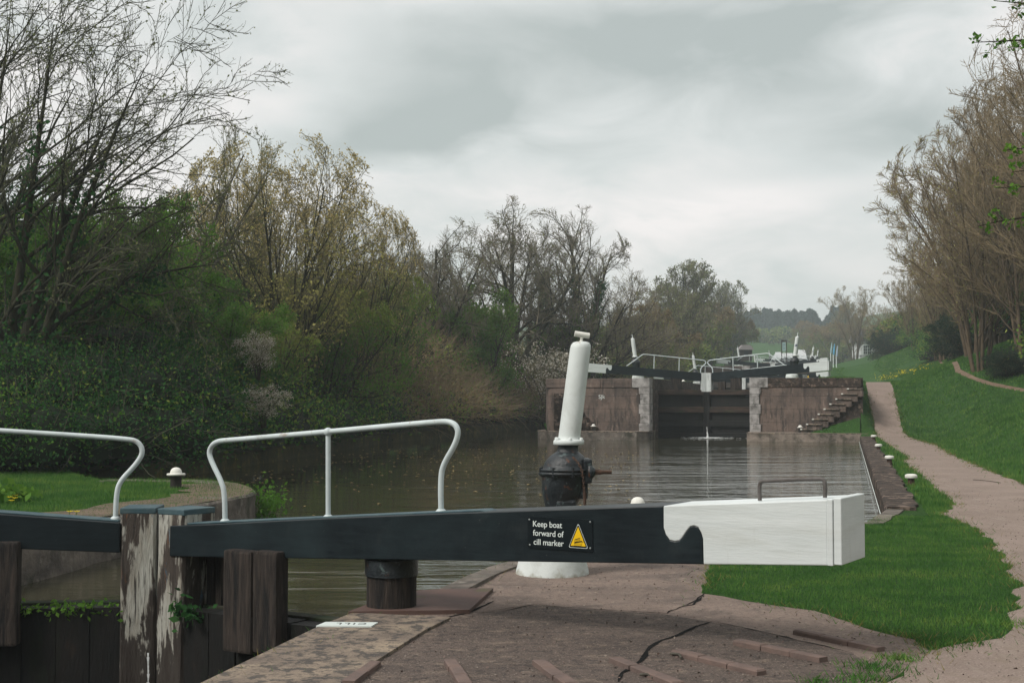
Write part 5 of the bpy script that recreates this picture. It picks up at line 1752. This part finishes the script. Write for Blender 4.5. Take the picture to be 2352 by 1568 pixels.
RT = [('hornbeam_wide', 12.0, 52, 300, 'spreading bare tree just left of the bundled trunks', .9), ('hornbeam', 14.6, 66, 200, 'tall fan shaped bare tree between the upright ones', .95), ('hornbeam', 14.2, 40, -60, 'tall bare brown tree partly beyond the right edge', 1.0), ('hornbeam', 13.6, 50, 150, 'tallest bare brown tree with bundled pale trunks at the right edge', 1.0),
      ('hornbeam', 15.5, 58, 170, 'bare brown tree standing behind the bundled trunks', 1.0),
      ('hornbeam_wide', 12.6, 60, 330, 'wide bare tree whose limbs reach far left over the slope', 1.05),
      ('hornbeam_wide', 14.0, 72, 400, 'second wide bare tree with long level limbs', .95), ('hornbeam', 16, 74, 260, 'upright bare tree behind the second wide one', .9),
      ('hornbeam_wide', 13.5, 88, 500, 'rusty brown twiggy tree midway along the slope', .95), ('hornbeam_wide', 14.5, 106, 560, 'rusty brown twiggy tree beyond the slope crest', .9),
      ('hornbeam', 17, 96, 430, 'upright bare tree above the rusty twiggy ones', .85),
      ('hornbeam_wide', 14, 128, 600, 'dense brown tree left of the rusty tree on the crest', .85), ('hornbeam_wide', 15, 155, 640, 'brown tree whose twigs meet the white house', .8),
      ('hornbeam_wide', 13.6, 190, 690, 'small brown tree behind the white house', .8)]
for kd, a, b, top, lb, wd_ in RT:
    px, Y = pr_(a, b)
    place(kd, px, Y, top, lb, wide=wd_, group='bare trees along the slope')
place('hornbeam_wide', 1966, 215, 655, 'many stemmed bare tree on the grass in front of the white house', wide=.95, yaw=1.0)
place('far_bare', 1948, 300, 690, 'thin bare tree left of the many stemmed tree', wide=.7)
place('lime', 1905, 285, 752, 'yellow green tree far behind the gear columns', wide=1.2)
place('far_tan', 1885, 300, 748, 'rust brown tree beside the yellow green one', wide=1.2)
place('far_tan', 1858, 330, 735, 'pale olive tree at the right end of the conifer wood', wide=1.0, yaw=2)
place('far_tan', 1925, 270, 742, 'brown bush tree left of the many stemmed tree', wide=1.2, yaw=4)
h_ = hit(2318, 882)
o = place('yew', 2325, h_[1] + 1.0, 782, 'dark evergreen bush beside the worn footpath on the slope', wide=1.15, cat='bush')
o = place('yew', 2225, 78, 700, 'dark evergreen shrub deep among the right hand trunks', wide=1.2, yaw=2, cat='bush')
o = place('yew', 2045, 150, 748, 'dark evergreen shrub right of the white house', wide=1.1, yaw=3, cat='bush')

# ------------------------------------------------------------------ thickets
def thicket(name, seed, blobs, lmats, mix_, per, size, label, ntw=0, tmat='twig_olive', twlen=.9, core=True):
    rs = np.random.RandomState(seed)
    a = Acc()
    for (x, y, z, rx, ry, rz) in blobs:
        vol = rx * rz
        nc = max(8, int(26 * vol))
        d = unit(rs.normal(size=(nc, 3))); d[:, 2] = np.abs(d[:, 2]) * .9 - .1
        d[:, 1] = -np.abs(d[:, 1]) * 1.0 if False else d[:, 1]
        C = np.array([x, y, z]) + d * np.array([rx, ry, rz]) * rs.uniform(.72, 1.12, (nc, 1))
        npc = int(per)
        CC = (C[:, None] + rs.normal(0, 1, (nc, npc, 3)) * np.array([.34, .34, .24]) * rs.uniform(.5, 1.4, (nc, 1, 1))).reshape(-1, 3)
        CC = CC[CC[:, 2] > WZ + .03]
        which = np.repeat(rs.choice(len(lmats), nc, p=mix_), npc)[:len(CC)]
        for i in range(len(lmats)):
            q = CC[which == i]
            if len(q): a.add(*leaves(rs, q, size), i)
        if ntw:
            n = int(ntw * vol)
            d = unit(rs.normal(size=(n, 3))); d[:, 2] = np.abs(d[:, 2])
            S = np.array([x, y, z - rz * .3]) + d * np.array([rx, ry, rz]) * rs.uniform(.4, 1.0, (n, 1))
            D = unit(d + rs.normal(0, .5, (n, 3)) + np.array([0, 0, .5]))
            pts_ = [S]
            for k in range(4):
                D = unit(D + rs.normal(0, .18, (n, 3)) + np.array([0, 0, -.10])); pts_.append(pts_[-1] + D * rs.uniform(.1, .3, (n, 1)) * twlen)
            P = np.stack(pts_, 1)
            a.add(*tubes(P, np.full((n, 5), .008) * np.linspace(1.1, .5, 5), 3), len(lmats))
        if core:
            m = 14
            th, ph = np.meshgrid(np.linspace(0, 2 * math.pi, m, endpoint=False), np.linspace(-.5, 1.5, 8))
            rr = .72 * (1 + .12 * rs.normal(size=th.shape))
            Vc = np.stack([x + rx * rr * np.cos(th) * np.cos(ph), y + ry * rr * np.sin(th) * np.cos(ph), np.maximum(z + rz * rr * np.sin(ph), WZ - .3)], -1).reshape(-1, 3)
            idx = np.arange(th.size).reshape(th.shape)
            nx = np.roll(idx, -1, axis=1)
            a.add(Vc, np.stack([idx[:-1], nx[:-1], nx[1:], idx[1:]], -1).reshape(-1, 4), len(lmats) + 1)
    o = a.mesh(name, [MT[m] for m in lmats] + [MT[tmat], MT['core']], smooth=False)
    tag(o, label, 'thicket', kind='stuff')
    return o


def shore_(b):
    return float(np.interp(b, [5, 11.5, 18, 27, 38, 58, 71, 90], [-8.4, -8.3, -8.9, -10.2, -11.6, -12.0, -12, -12]))


rs = np.random.RandomState(9)


def row(b0, b1, step, off, zc, r, jit=.5, rz=None):
    out = []
    for b in np.arange(b0, b1, step):
        bb = b + rs.uniform(-jit, jit); a = shore(bb) - off + rs.uniform(-jit, jit) * .6
        p = L(a, bb); q = r * rs.uniform(.8, 1.2)
        out.append((p[0], p[1], zc * rs.uniform(.8, 1.15), q, q, (rz or r) * rs.uniform(.8, 1.2)))
    return out


# dark ivy and laurel mass on the left, starting right behind the island grass
bl = []
for x_ in np.arange(-260, 430, 42):
    Y_ = 21.6 + rs.uniform(0, .8) + max(0, (x_ - 150)) * .010
    X_ = (x_ - CX) / FPX * Y_
    bl.append((X_, Y_ + .8, .75, .75, .7, .8 + rs.uniform(-.1, .2)))
    bl.append((X_ - .3, Y_ + 2.2, 1.5, 1.0, 1.0, .9 + rs.uniform(-.3, .4)))
    if rs.uniform() < .35: bl.append((X_ - .7, Y_ + 4.0, 2.1 + rs.uniform(-.5, .5), 1.2, 1.2, 1.0 + rs.uniform(-.3, .3)))
thicket('ivy_thicket', 1, bl, ['leaf_dark', 'leaf_green', 'leaf_olive'], [.74, .22, .04], 70, .050, 'dark green thicket of ivy and scrub behind the grassy lockside at the left', ntw=30, twlen=1.3, tmat='twig_dark')
bl = row(12, 40, 1.2, .25, .7, .95) + row(15, 40, 1.7, 2.0, 2.0, 1.4) + row(15, 44, 2.0, 3.6, 3.3, 1.7) + row(15, 46, 2.2, 5.5, 4.6, 2.0)
thicket('willow_scrub', 2, bl, ['leaf_dark', 'leaf_green', 'leaf_olive'], [.40, .34, .26], 26, .085, 'mixed green scrub hanging over the water along the middle left bank', ntw=40, twlen=1.3, tmat='twig_dark')
bl = row(40, 72, 1.5, .5, .9, 1.3) + row(40, 78, 2.1, 3.0, 2.6, 2.0) + row(42, 84, 2.4, 5.5, 3.7, 2.2) + row(44, 92, 2.4, 8, 5.2, 2.5)
thicket('bramble_thicket', 3, bl, ['leaf_brown', 'leaf_olive', 'leaf_green'], [.50, .26, .24], 18, .10, 'brown twiggy bramble thicket between the golden trees and the far lock', ntw=95, tmat='twig_brown', twlen=2.3)
bl = []
for b in np.arange(76, 140, 3.0):
    for off in (0, 4):
        p = L(-9.5 - off + rs.uniform(-1, 1), b + rs.uniform(-1, 1)); z = Hs(*p)
        bl.append((p[0], p[1], z + 1.2 + off * .3, 2.2, 2.2, 2.0))
thicket('far_scrub', 4, bl, ['leaf_olive', 'leaf_dark', 'leaf_sage'], [.45, .3, .25], 20, .17, 'olive scrub behind the second lock on the left side', ntw=20, tmat='twig_brown', twlen=2)
# right bank understory
bl = []
for b in np.arange(30, 150, 2.2):
    for a_, zz, r_ in ((15.0, 1.0, 1.5), (17.0, 2.6, 2.1), (19.5, 4.6, 2.6), (22, 6.5, 3.0)):
        p = L(a_ + rs.uniform(-.6, .8), b + rs.uniform(-.8, .8)); z = Hs(*p)
        bl.append((p[0], p[1], z + zz * (1 if b < 110 else .7), r_, r_, r_ * .9))
thicket('hillside_understory', 5, bl, ['leaf_dark', 'leaf_green', 'leaf_olive'], [.36, .46, .18], 26, .12, 'deep green undergrowth beneath the bare trees above the slope', ntw=14, twlen=1.4)
bl = []
for b in np.arange(150, 300, 5):
    p = L(15 + rs.uniform(-1, 1) + (b - 150) * .01, b); z = Hs(*p)
    bl.append((p[0], p[1], z + 2, 3, 3, 2.6))
thicket('far_hedge', 6, bl, ['leaf_olive', 'leaf_brown', 'leaf_dark'], [.4, .3, .3], 16, .22, 'olive hedge far along the slope beyond the white house', ntw=0)
# conifer wood on the far hill
rs6 = np.random.RandomState(12)
a = Acc()
for i in range(150):
    px_ = 1640 + 300 * rs6.uniform(); Yc = 430 + 60 * rs6.uniform()
    X_ = (px_ - CX) / FPX * Yc; z0_ = Hs(X_, Yc)
    env = np.interp(px_, [1640, 1700, 1740, 1800, 1860, 1885, 1890, 1915, 1945], [742, 722, 712, 716, 712, 724, 748, 706, 700])
    zt_ = EYE + (HOR - env - rs6.uniform(-4, 16)) / FPX * Yc
    hh = zt_ - z0_
    n = 420
    t_ = rs6.uniform(0, 1, n) ** .7; rr = (1 - t_) ** .8 * 3.4 * rs6.uniform(.5, 1.05, n) + .2; an = rs6.uniform(0, 6.28, n)
    C = np.stack([X_ + rr * np.cos(an), Yc + rr * np.sin(an), z0_ + hh * (.08 + .92 * t_)], 1)
    a.add(*leaves(rs6, C, 1.1), 0)
    a.add(*tubes(np.array([[[X_, Yc, z0_], [X_, Yc, z0_ + hh * .95]]]), np.array([[.3, .05]]), 4), 1)
tag(a.mesh('conifer_wood', [MT['leaf_pine'], MT['bark']], smooth=False), 'blue green conifer wood on the far hill', 'wood', kind='stuff')
# wood edge in front of the conifers
bl = []
for px_ in np.arange(1650, 1990, 11):
    Yc = 395 + rs6.uniform(-12, 12); X_ = (px_ - CX) / FPX * Yc; z = Hs(X_, Yc)
    bl.append((X_, Yc, z + 1.2, 4, 4, 3.2 + rs6.uniform(-.5, 1.8)))
thicket('hill_hedge', 7, bl, ['leaf_olive', 'leaf_sage', 'leaf_dark'], [.45, .3, .25], 14, .55, 'olive and tan hedge line at the top of the green hill', ntw=0)
bl = []
for b in np.arange(140, 380, 6):
    p = L(-16 - (b - 140) * .06 + rs6.uniform(-2, 2), b); z = Hs(*p); bl.append((p[0], p[1], z + 2.5, 4.5, 4.5, 4))
thicket('distant_wood', 8, bl, ['leaf_olive', 'leaf_brown', 'leaf_dark'], [.4, .3, .3], 12, .4, 'grey olive wood edge running away left of the flight', ntw=0)

# ------------------------------------------------------------------ hanging leafy boughs, top right
rs = np.random.RandomState(31)
YB = 11.0
TX, TY = 7.1, YB
TZ = Hs(TX, TY)


def wpt(px, py, Y=YB):
    p = at(px, py, 0, Y)
    return (p[0] - TX, p[1] - TY, p[2] - TZ)


tk = [([(0, 0, -.3), (.1, 0, 2.0), (0, 0, 4.0), (.1, 0, 6.4)], .17, .03)]
bs = [(wpt(3070, 160), wpt(2640, 80, 11.2), wpt(2400, 90), wpt(2236, 98)), (wpt(3070, 120), wpt(2640, 40), wpt(2420, 14), wpt(2282, 2)), (wpt(3070, 420), wpt(2640, 340), wpt(2440, 330), wpt(2312, 345)),
      (wpt(3070, 560), wpt(2640, 460), wpt(2400, 425), wpt(2288, 432)), (wpt(3070, 660), wpt(2640, 540), wpt(2370, 490), wpt(2246, 520)), (wpt(3070, 500), wpt(2680, 440), wpt(2430, 385), wpt(2325, 395))]
root = empty('leafy_tree', (TX, TY, TZ), 'nearby tree off the right edge whose leafy boughs hang into the sky', 'tree')
P0 = np.stack([np.array(chaikin_n(t[0], 10)) for t in tk]); R0 = np.stack([np.linspace(t[1], t[2], 10) for t in tk])
a = Acc(); a.add(*tubes(P0, R0, 10), 0); a.mesh('trunk', [MT['bark']], root)
lv = grow(rs, P0, R0, [dict(n=16, ang=58, len=.30, up=.12, t0=.35, K=6, rr=.4, tl=.5), dict(n=10, ang=42, len=.5, up=.1, K=5, rr=.5, rmin=.004), dict(n=6, ang=42, len=.5, K=4, rr=.6, rmin=.003, lmin=.15)])
a = Acc(); a.add(*tubes(*lv[1], 5), 0); a.add(*tubes(*lv[2], 4), 0); a.add(*tubes(*lv[3], 3), 0)
C = np.repeat(lv[3][0][:, 1:].reshape(-1, 3), 3, axis=0); C = C + rs.normal(0, .04, C.shape)
a.add(*leaves(rs, C, .045, elong=1.2), 1); a.mesh('crown', [MT['bark'], MT['leaf_green']], root, smooth=False)
for b4 in bs:
    P1 = np.stack([np.array(chaikin_n(b4, 16))]); R1 = np.linspace(.040, .003, 16)[None]
    lv = grow(rs, P1, R1, [dict(n=30, ang=50, len=.055, up=.04, t0=.2, K=4, rr=.4, rmin=.002, lmin=.10, tl=.2)])
    a = Acc(); a.add(*tubes(P1, R1, 6), 0); a.add(*tubes(*lv[1], 3), 0)
    p = lv[1][0]; C = np.concatenate([p[:, 2:].reshape(-1, 3), p[:, 1:].reshape(-1, 3), P1[0, 8:]])
    C = np.repeat(C, 2, axis=0) + rs.normal(0, .018, (len(C) * 2, 3))
    a.add(*leaves(rs, C, .042, elong=1.2), 1)
    a.mesh('bough', [MT['bark'], MT['leaf_green']], root, smooth=False)

# ------------------------------------------------------------------ grass
rs = np.random.RandomState(40)


def blades(name, n, region, h, w, mt, label, seed, dens_near=True, clump=0):
    rs = np.random.RandomState(seed)
    a0, a1, b0_, b1_ = region
    out = []
    A = rs.uniform(a0, a1, n * 3); B = b0_ + (b1_ - b0_) * rs.uniform(0, 1, n * 3) ** (1.5 if dens_near else 1)
    X = M0[0] + A * V[0] + B * U[0]; Y = M0[1] + A * V[1] + B * U[1]
    # only where the camera side can see
    m = (Y > 6.5) & (np.abs(X / Y) < .46)
    X, Y, A, B = X[m], Y[m], A[m], B[m]
    c = classify(X, Y); bd_ = (X - bank0[0]) * (bank1[1] - bank0[1]) - (Y - bank0[1]) * (bank1[0] - bank0[0])
    bd_ = bd_ / np.hypot(*(bank1 - bank0))
    m = (c == 0) & ~((np.abs(A) < 4.2) & (B > 43.5)) & ~((np.abs(bd_) < .50) & (Y > 17.3) & (Y < 55.5))
    X, Y = X[m][:n], Y[m][:n]
    Z_ = H(X, Y)
    sc = np.clip(Y / 18, .75, 5)
    hh = h * rs.uniform(.5, 1.3, len(X)) * np.clip(sc, .8, 1.25); ww = w * np.clip(sc, .8, 5)
    an = rs.uniform(0, math.pi * 2, len(X)); le = rs.uniform(0, .8, len(X)) * hh; la = rs.uniform(0, 6.28, len(X))
    dx, dy = np.cos(an) * ww, np.sin(an) * ww
    v0 = np.stack([X - dx, Y - dy, Z_ - .005], 1); v1 = np.stack([X + dx, Y + dy, Z_ - .005], 1)
    v2 = np.stack([X + le * np.cos(la), Y + le * np.sin(la), Z_ + hh], 1)
    Vv = np.stack([v0, v1, v2], 1).reshape(-1, 3)
    return mesh_np(name, Vv, [(np.arange(len(Vv)).reshape(-1, 3), 0)], [MT[mt]])


tag(blades('grass', 230000, (1.5, 9, -7, 18), .034, .0036, 'grass', '', 1), kind='stuff', label='short mown grass round the near lock and path verge', cat='grass')
tag(blades('grass', 60000, (-8.6, -1.8, 1.5, 12), .05, .0042, 'grass', '', 2), kind='stuff', label='short bright grass on the lockside left of the gate', cat='grass')
tag(blades('grass', 260000, (5.0, 24, 10, 150), .075, .007, 'grass', '', 3), kind='stuff', label='rough grass covering the slope right of the towpath', cat='grass')
# dry straw coloured fringe where turf meets path
ed = []
for pg in (PATH, PAV):
    q = np.array(jag(pg, 0, .03, random.Random(2), closed=True))
    ed.append(q)
q = np.concatenate(ed); q = np.concatenate([q] * 9)
q = q + rs.normal(0, 1, q.shape) * rs.choice([.05, .12, .22], len(q), p=[.5, .35, .15])[:, None]
kn = np.sin(q[:, 0] * 3.1 + 1.3 * np.sin(q[:, 1] * 2.3)) + np.sin(q[:, 1] * 4.7)
q = q[kn + rs.uniform(-1, 1, len(q)) > -.4]
cl = classify(q[:, 0], q[:, 1]); m = ((cl == 0) | (rs.uniform(0, 1, len(q)) < .45)) & (cl != 9) & (q[:, 1] > 6.5) & (np.abs(q[:, 0] / q[:, 1]) < .46) & (q[:, 1] < 60)
q = q[m]; n = len(q)
an = rs.uniform(0, 6.28, n); la = rs.uniform(0, 6.28, n); hh = rs.uniform(.012, .055, n); zz = H(q[:, 0], q[:, 1])
ww = .0045 * np.clip(q[:, 1] / 18, .8, 4)
Vv = np.stack([np.stack([q[:, 0] - np.cos(an) * ww, q[:, 1] - np.sin(an) * ww, zz - .003], 1), np.stack([q[:, 0] + np.cos(an) * ww, q[:, 1] + np.sin(an) * ww, zz - .003], 1),
               np.stack([q[:, 0] + np.cos(la) * .05, q[:, 1] + np.sin(la) * .05, zz + hh], 1)], 1).reshape(-1, 3)
Fq = np.arange(len(Vv)).reshape(-1, 3); hf = int(len(Fq) * .5); Fq = Fq[rs.permutation(len(Fq))]
tag(mesh_np('dry_grass', Vv, [(Fq[:hf], 0), (Fq[hf:], 1)], [MT['grass_dry'], MT['grass']]), 'straw coloured fringe of dry grass along the path and paving edges', 'grass', kind='stuff')
# grass patches at the rough path corner
pq = []
for (x_, y_, n_, s_) in ((2010, 1533, 260, .10), (1985, 1560, 200, .08), (2060, 1512, 160, .06), (1885, 1566, 100, .06), (2280, 1432, 300, .12), (2200, 1478, 160, .10)):
    c = pxy(x_, y_)
    pq.append(np.array(c) + rs.normal(0, s_, (n_, 2)))
q = np.concatenate(pq); n = len(q); an = rs.uniform(0, 6.28, n); la = rs.uniform(0, 6.28, n); hh = rs.uniform(.015, .05, n); ww = .004
zz = H(q[:, 0], q[:, 1])
Vv = np.stack([np.stack([q[:, 0] - np.cos(an) * ww, q[:, 1] - np.sin(an) * ww, zz], 1), np.stack([q[:, 0] + np.cos(an) * ww, q[:, 1] + np.sin(an) * ww, zz], 1),
               np.stack([q[:, 0] + np.cos(la) * .03, q[:, 1] + np.sin(la) * .03, zz + hh], 1)], 1).reshape(-1, 3)
tag(mesh_np('grass_tufts', Vv, [(np.arange(len(Vv)).reshape(-1, 3), 0)], [MT['grass']]), 'small grass tufts in the grit where paving and towpath meet', 'grass', kind='stuff')
# plants on the gate top, flowers, floating leaves
def sprig(name, centres, spread, n, size, mt, label, cat='plant', kind='stuff', up=.3):
    C = np.concatenate([np.array(c) + rs.normal(0, 1, (n, 3)) * np.array(spread) for c in centres])
    o = mesh_np(name, *(lambda v, f: (v, [(f, 0)]))(*leaves(rs, C, size, up)), [MT[mt]])
    tag(o, label, cat, kind=kind); return o


gc = [tuple(np.array([*(M0 + DL * l + NL * rs.uniform(-.1, .02)), -.15 + rs.uniform(-.05, .02)])) for l in np.arange(.35, 1.7, .12)]
sprig('gate_weeds', gc, (.07, .04, .03), 40, .035, 'leaf_green', 'small weeds growing along the top of the left gate planks')
gc = [tuple(np.array([*(M0 + DR * l + NR * .05), -.13])) for l in (.25, .32, .42, .5)]
sprig('gate_fern', gc, (.05, .03, .06), 16, .055, 'leaf_dark', 'leafy weed at the foot of the right peeling post')
p = at(598, 1165, 0.05)
sprig('quay_fern', [(p[0] + .02, p[1] + .3, .0), (p[0], p[1] + .2, .12), (p[0] + .1, p[1] + .5, .05)], (.10, .2, .12), 130, .05, 'leaf_green', 'green ferny plant hanging from the rounded quay end')
p = at(20, 1150, .26)
sprig('marsh_plant', [(p[0], p[1], .36), (p[0] - .3, p[1] + .2, .34)], (.18, .2, .06), 160, .09, 'leaf_green', 'broad leafed plant at the left edge of the lockside grass')
fl = [at(x, y, .30) for x, y in ((8, 1133), (18, 1142), (22, 1150), (30, 1128), (35, 1146), (38, 1136), (26, 1158), (34, 1152))]
for i, q in enumerate(fl + [at(160, 1184, .27), at(176, 1184, .27)]):
    mb = MB(); x, y, z = q
    for k in range(9):
        t0_, t1_ = 2 * math.pi * k / 9, 2 * math.pi * (k + .7) / 9
        r_ = .035
        mb.add([(0, 0, 0), (r_ * math.cos(t0_), r_ * math.sin(t0_) * .8, .012), (r_ * 1.1 * math.cos((t0_ + t1_) / 2), r_ * 1.1 * math.sin((t0_ + t1_) / 2) * .8, .015), (r_ * math.cos(t1_), r_ * math.sin(t1_) * .8, .012)], [(0, 1, 2, 3)])
    root = empty('yellow_flower', (x, y, z + .04), ('yellow dandelion open in the grass just left of the beam end, ' + ('left of a pair' if i == 8 else 'right of a pair')) if i >= 8 else 'yellow flower among the broad leaves at the left edge', 'flower',
                 None if i >= 8 else 'yellow flowers at the left edge')
    mb.build('flower_head', MT['yellow'], root)
    mb = MB(); mb.tube([(0, 0, -.09), (0, 0, 0)], .003, 5); mb.build('stalk', MT['leaf_green'], root)
# yellow flowers on the slope
C = []
for i in range(900):
    t_ = rs.uniform(); px_ = 2004 + 130 * t_ + rs.normal(0, 5); py_ = 878 - 34 * t_ + rs.normal(0, 4)
    C.append((px_, py_))
C = [hit(x, y, 40, 160) for x, y in C[:90]]
C = np.array(C) + rs.normal(0, .12, (len(C), 3)) * np.array([1, 1, 0]); C[:, 2] = H(C[:, 0], C[:, 1]) + .1
C = C[classify(C[:, 0], C[:, 1]) == 0]
C = np.repeat(C, 5, axis=0) + rs.normal(0, 1, (len(C) * 5, 3)) * np.array([.35, .35, .03])
tag(mesh_np('wildflowers', *(lambda v, f: (v, [(f, 0)]))(*leaves(rs, C, .07, .8)), [MT['yellow']]), 'patch of yellow flowers on the slope behind the ramp', 'flowers', kind='stuff')
# floating leaves
px_ = rs.uniform(430, 1500, 900); py_ = rs.uniform(1000, 1250, 900)
q = [at(x, 1030 + 75 * abs(rs.normal(0, .7)), WZ) for x in px_] + [at(rs.uniform(640, 1220), rs.uniform(1040, 1170), WZ) for _ in range(160)]
q = np.array(q)[:520]; 
mw = inside(W1, q[:, 0], q[:, 1]); q = q[mw]
q[:, 2] = WZ + .006
Vv, Ff = leaves(rs, q, .085, 60, 1.0)
tag(mesh_np('floating_leaves', Vv, [(Ff, 0)], [MT['leaf_float']]), 'small fallen leaves floating on the still brown water', 'leaves', kind='stuff')
# pebbles and grit on path
q = []
while len(q) < 9000:
    x_, y_ = rs.uniform(-1.8, 8), 6.6 + 16 * rs.uniform() ** 1.5
    q.append((x_, y_))
q = np.array(q); cl = classify(q[:, 0], q[:, 1]); q = q[(cl == 1) | (cl == 2)]
C = np.column_stack([q, H(q[:, 0], q[:, 1]) + .004])
Vv, Ff = leaves(rs, C, .016, 2, 1.1)
hf = len(Ff) // 2
tag(mesh_np('grit', Vv, [(Ff[:hf], 0), (Ff[hf:], 1)], [MT['ledge_stone'], MT['brick']]), 'scattered grit and leaf scraps on paving and path', 'grit', kind='stuff')
# twigs lying about
for (x0_, y0_, x1_, y1_, lb) in ((1541, 1500, 1565, 1510, 'pale curled twig at the end of a brick strip'), (2235, 1101, 2298, 1108, 'thin dark twig lying on the towpath, nearer the verge'), (1470, 1548, 1500, 1556, 'pale twig lying across the curved crack')):
    a_, b_ = at(x0_, y0_, .012), at(x1_, y1_, .012)
    mb = MB(); m_ = ((a_[0] + b_[0]) / 2 + .02, (a_[1] + b_[1]) / 2 + .02, .02)
    mb.tube(chaikin([a_, m_, b_], 2), .008 if 'pale' in lb else .006, 6)
    tag(mb.build('twig', MT['bark_pale' if 'pale' in lb else 'bark']), lb, 'twig')

# ------------------------------------------------------------------ sky, sun, haze
w = bpy.data.worlds.new('World'); scene.world = w; w.use_nodes = True
nt = w.node_tree
bg = nt.nodes['Background']
SUN_EL, SUN_AZ = R(46), R(236)     # azimuth measured clockwise from +Y: behind the camera, to its left
sky = nt.nodes.new('ShaderNodeTexSky'); sky.sky_type = 'NISHITA'; sky.sun_disc = False
sky.sun_elevation = SUN_EL; sky.sun_rotation = SUN_AZ
tc = nt.nodes.new('ShaderNodeTexCoord')
sp = nt.nodes.new('ShaderNodeSeparateXYZ'); nt.links.new(tc.outputs['Generated'], sp.inputs[0])
def math_(op, a, b=None, c=None):
    n = nt.nodes.new('ShaderNodeMath'); n.operation = op
    for i, v_ in enumerate((a, b, c)):
        if v_ is None: continue
        if isinstance(v_, (int, float)): n.inputs[i].default_value = v_
        else: nt.links.new(v_, n.inputs[i])
    return n.outputs[0]
zc = math_('ADD', math_('MAXIMUM', sp.outputs[2], 0.0), .28)
cx_, cy_ = math_('DIVIDE', sp.outputs[0], zc), math_('DIVIDE', sp.outputs[1], zc)
cmb = nt.nodes.new('ShaderNodeCombineXYZ'); nt.links.new(cx_, cmb.inputs[0]); nt.links.new(cy_, cmb.inputs[1])
n1 = noise(nt, cmb.outputs[0], 1.3, 5, .48, .3)
n2 = noise(nt, cmb.outputs[0], 4.2, 7, .58, .6)
base = math_('ADD', math_('MULTIPLY', n1, .65), math_('MULTIPLY', n2, .55))
val = rmap(nt, base, .45, .75, -.16, .16)
def blob(px, py, sx, sy, amp, rot=0):
    """soft elliptical cloud bank centred on a sky direction"""
    d = ray(px, py); d = d / np.linalg.norm(d)
    az, el = math.atan2(d[0], d[1]), math.asin(d[2])
    A = math_('SUBTRACT', math_('ARCTAN2', sp.outputs[0], sp.outputs[1]), az)
    E = math_('SUBTRACT', math_('ARCSINE', sp.outputs[2]), el)
    E = math_('ADD', E, math_('MULTIPLY', A, rot))
    A = math_('ADD', A, math_('MULTIPLY', math_('SUBTRACT', n2, .5), .22)); E = math_('ADD', E, math_('MULTIPLY', math_('SUBTRACT', n1, .5), .10))
    q = math_('ADD', math_('POWER', math_('ABSOLUTE', math_('DIVIDE', A, sx / FPX)), 2.0), math_('POWER', math_('ABSOLUTE', math_('DIVIDE', E, sy / FPX)), 2.0))
    return math_('MULTIPLY', math_('EXPONENT', math_('MULTIPLY', q, -1.0)), amp)
for args in ((1250, 190, 620, 130, -.30, -.12), (850, 330, 330, 60, -.26, -.10), (2050, 330, 330, 110, -.22, -.05), (1600, 60, 700, 60, -.12, 0), (690, 190, 130, 160, .16, 0), (1120, 330, 330, 38, .13, -.28), (1750, 470, 420, 70, .24, -.05),
             (1500, 560, 300, 60, .10, 0), (300, 400, 350, 180, .18, 0), (2200, 90, 300, 60, .10, -.3), (1750, 610, 260, 40, .12, 0)):
    val = math_('ADD', val, blob(*args))
ramp_ = nt.nodes.new('ShaderNodeValToRGB')
ramp_.color_ramp.elements[0].position = 0.0; ramp_.color_ramp.elements[0].color = (.345, .375, .36, 1)
ramp_.color_ramp.elements[1].position = 1.0; ramp_.color_ramp.elements[1].color = (.80, .745, .725, 1)
e_ = ramp_.color_ramp.elements.new(.5); e_.color = (.55, .565, .55, 1)
nt.links.new(math_('ADD', math_('MULTIPLY', val, 1.9), .60), ramp_.inputs[0])
vm = nt.nodes.new('ShaderNodeVectorMath'); vm.operation = 'SCALE'; vm.inputs['Scale'].default_value = 10.0
nt.links.new(ramp_.outputs[0], vm.inputs[0])
mx = nt.nodes.new('ShaderNodeMix'); mx.data_type = 'RGBA'; mx.inputs[0].default_value = .93
nt.links.new(sky.outputs[0], mx.inputs[6]); nt.links.new(vm.outputs[0], mx.inputs[7])
nt.links.new(mx.outputs[2], bg.inputs['Color'])
bg.inputs['Strength'].default_value = .1

sd = bpy.data.lights.new('sun', 'SUN'); sd.energy = 2.1; sd.angle = R(18); sd.color = (1.0, .95, .88)
so = bpy.data.objects.new('sun', sd); COL.objects.link(so)
dirv = Vector((math.sin(SUN_AZ) * math.cos(SUN_EL), math.cos(SUN_AZ) * math.cos(SUN_EL), math.sin(SUN_EL)))
so.rotation_euler = dirv.to_track_quat('Z', 'Y').to_euler(); so.location = (0, 0, 30)

HZ = True
if HZ:
    mb = MB(); mb.box(-150, 300, -60, 640, -5, 62)
    m, n_, b = nodes('haze_air'); n_.nodes.remove(b)
    pv = n_.nodes.new('ShaderNodeVolumePrincipled')
    pv.inputs['Color'].default_value = (.84, .93, .98, 1); pv.inputs['Density'].default_value = .0009; pv.inputs['Anisotropy'].default_value = .2
    n_.links.new(pv.outputs[0], n_.nodes['Material Output'].inputs['Volume'])
    hz = mb.build('haze', m)
    tag(hz, kind='stuff', label='thin pale air between the camera and the far hill', cat='haze')
    scene.cycles.volume_bounces = 3

for o in COL.objects:
    if 'h_' in o.keys():
        del o['h_']
scene.view_settings.view_transform = 'Standard'
scene.view_settings.look = 'None'
scene.view_settings.exposure = .5
scene.view_settings.gamma = 1
scene.cycles.max_bounces = 6
scene.cycles.diffuse_bounces = 3
scene.cycles.glossy_bounces = 3
scene.cycles.transmission_bounces = 3
scene.cycles.transparent_max_bounces = 4
scene.render.film_transparent = False
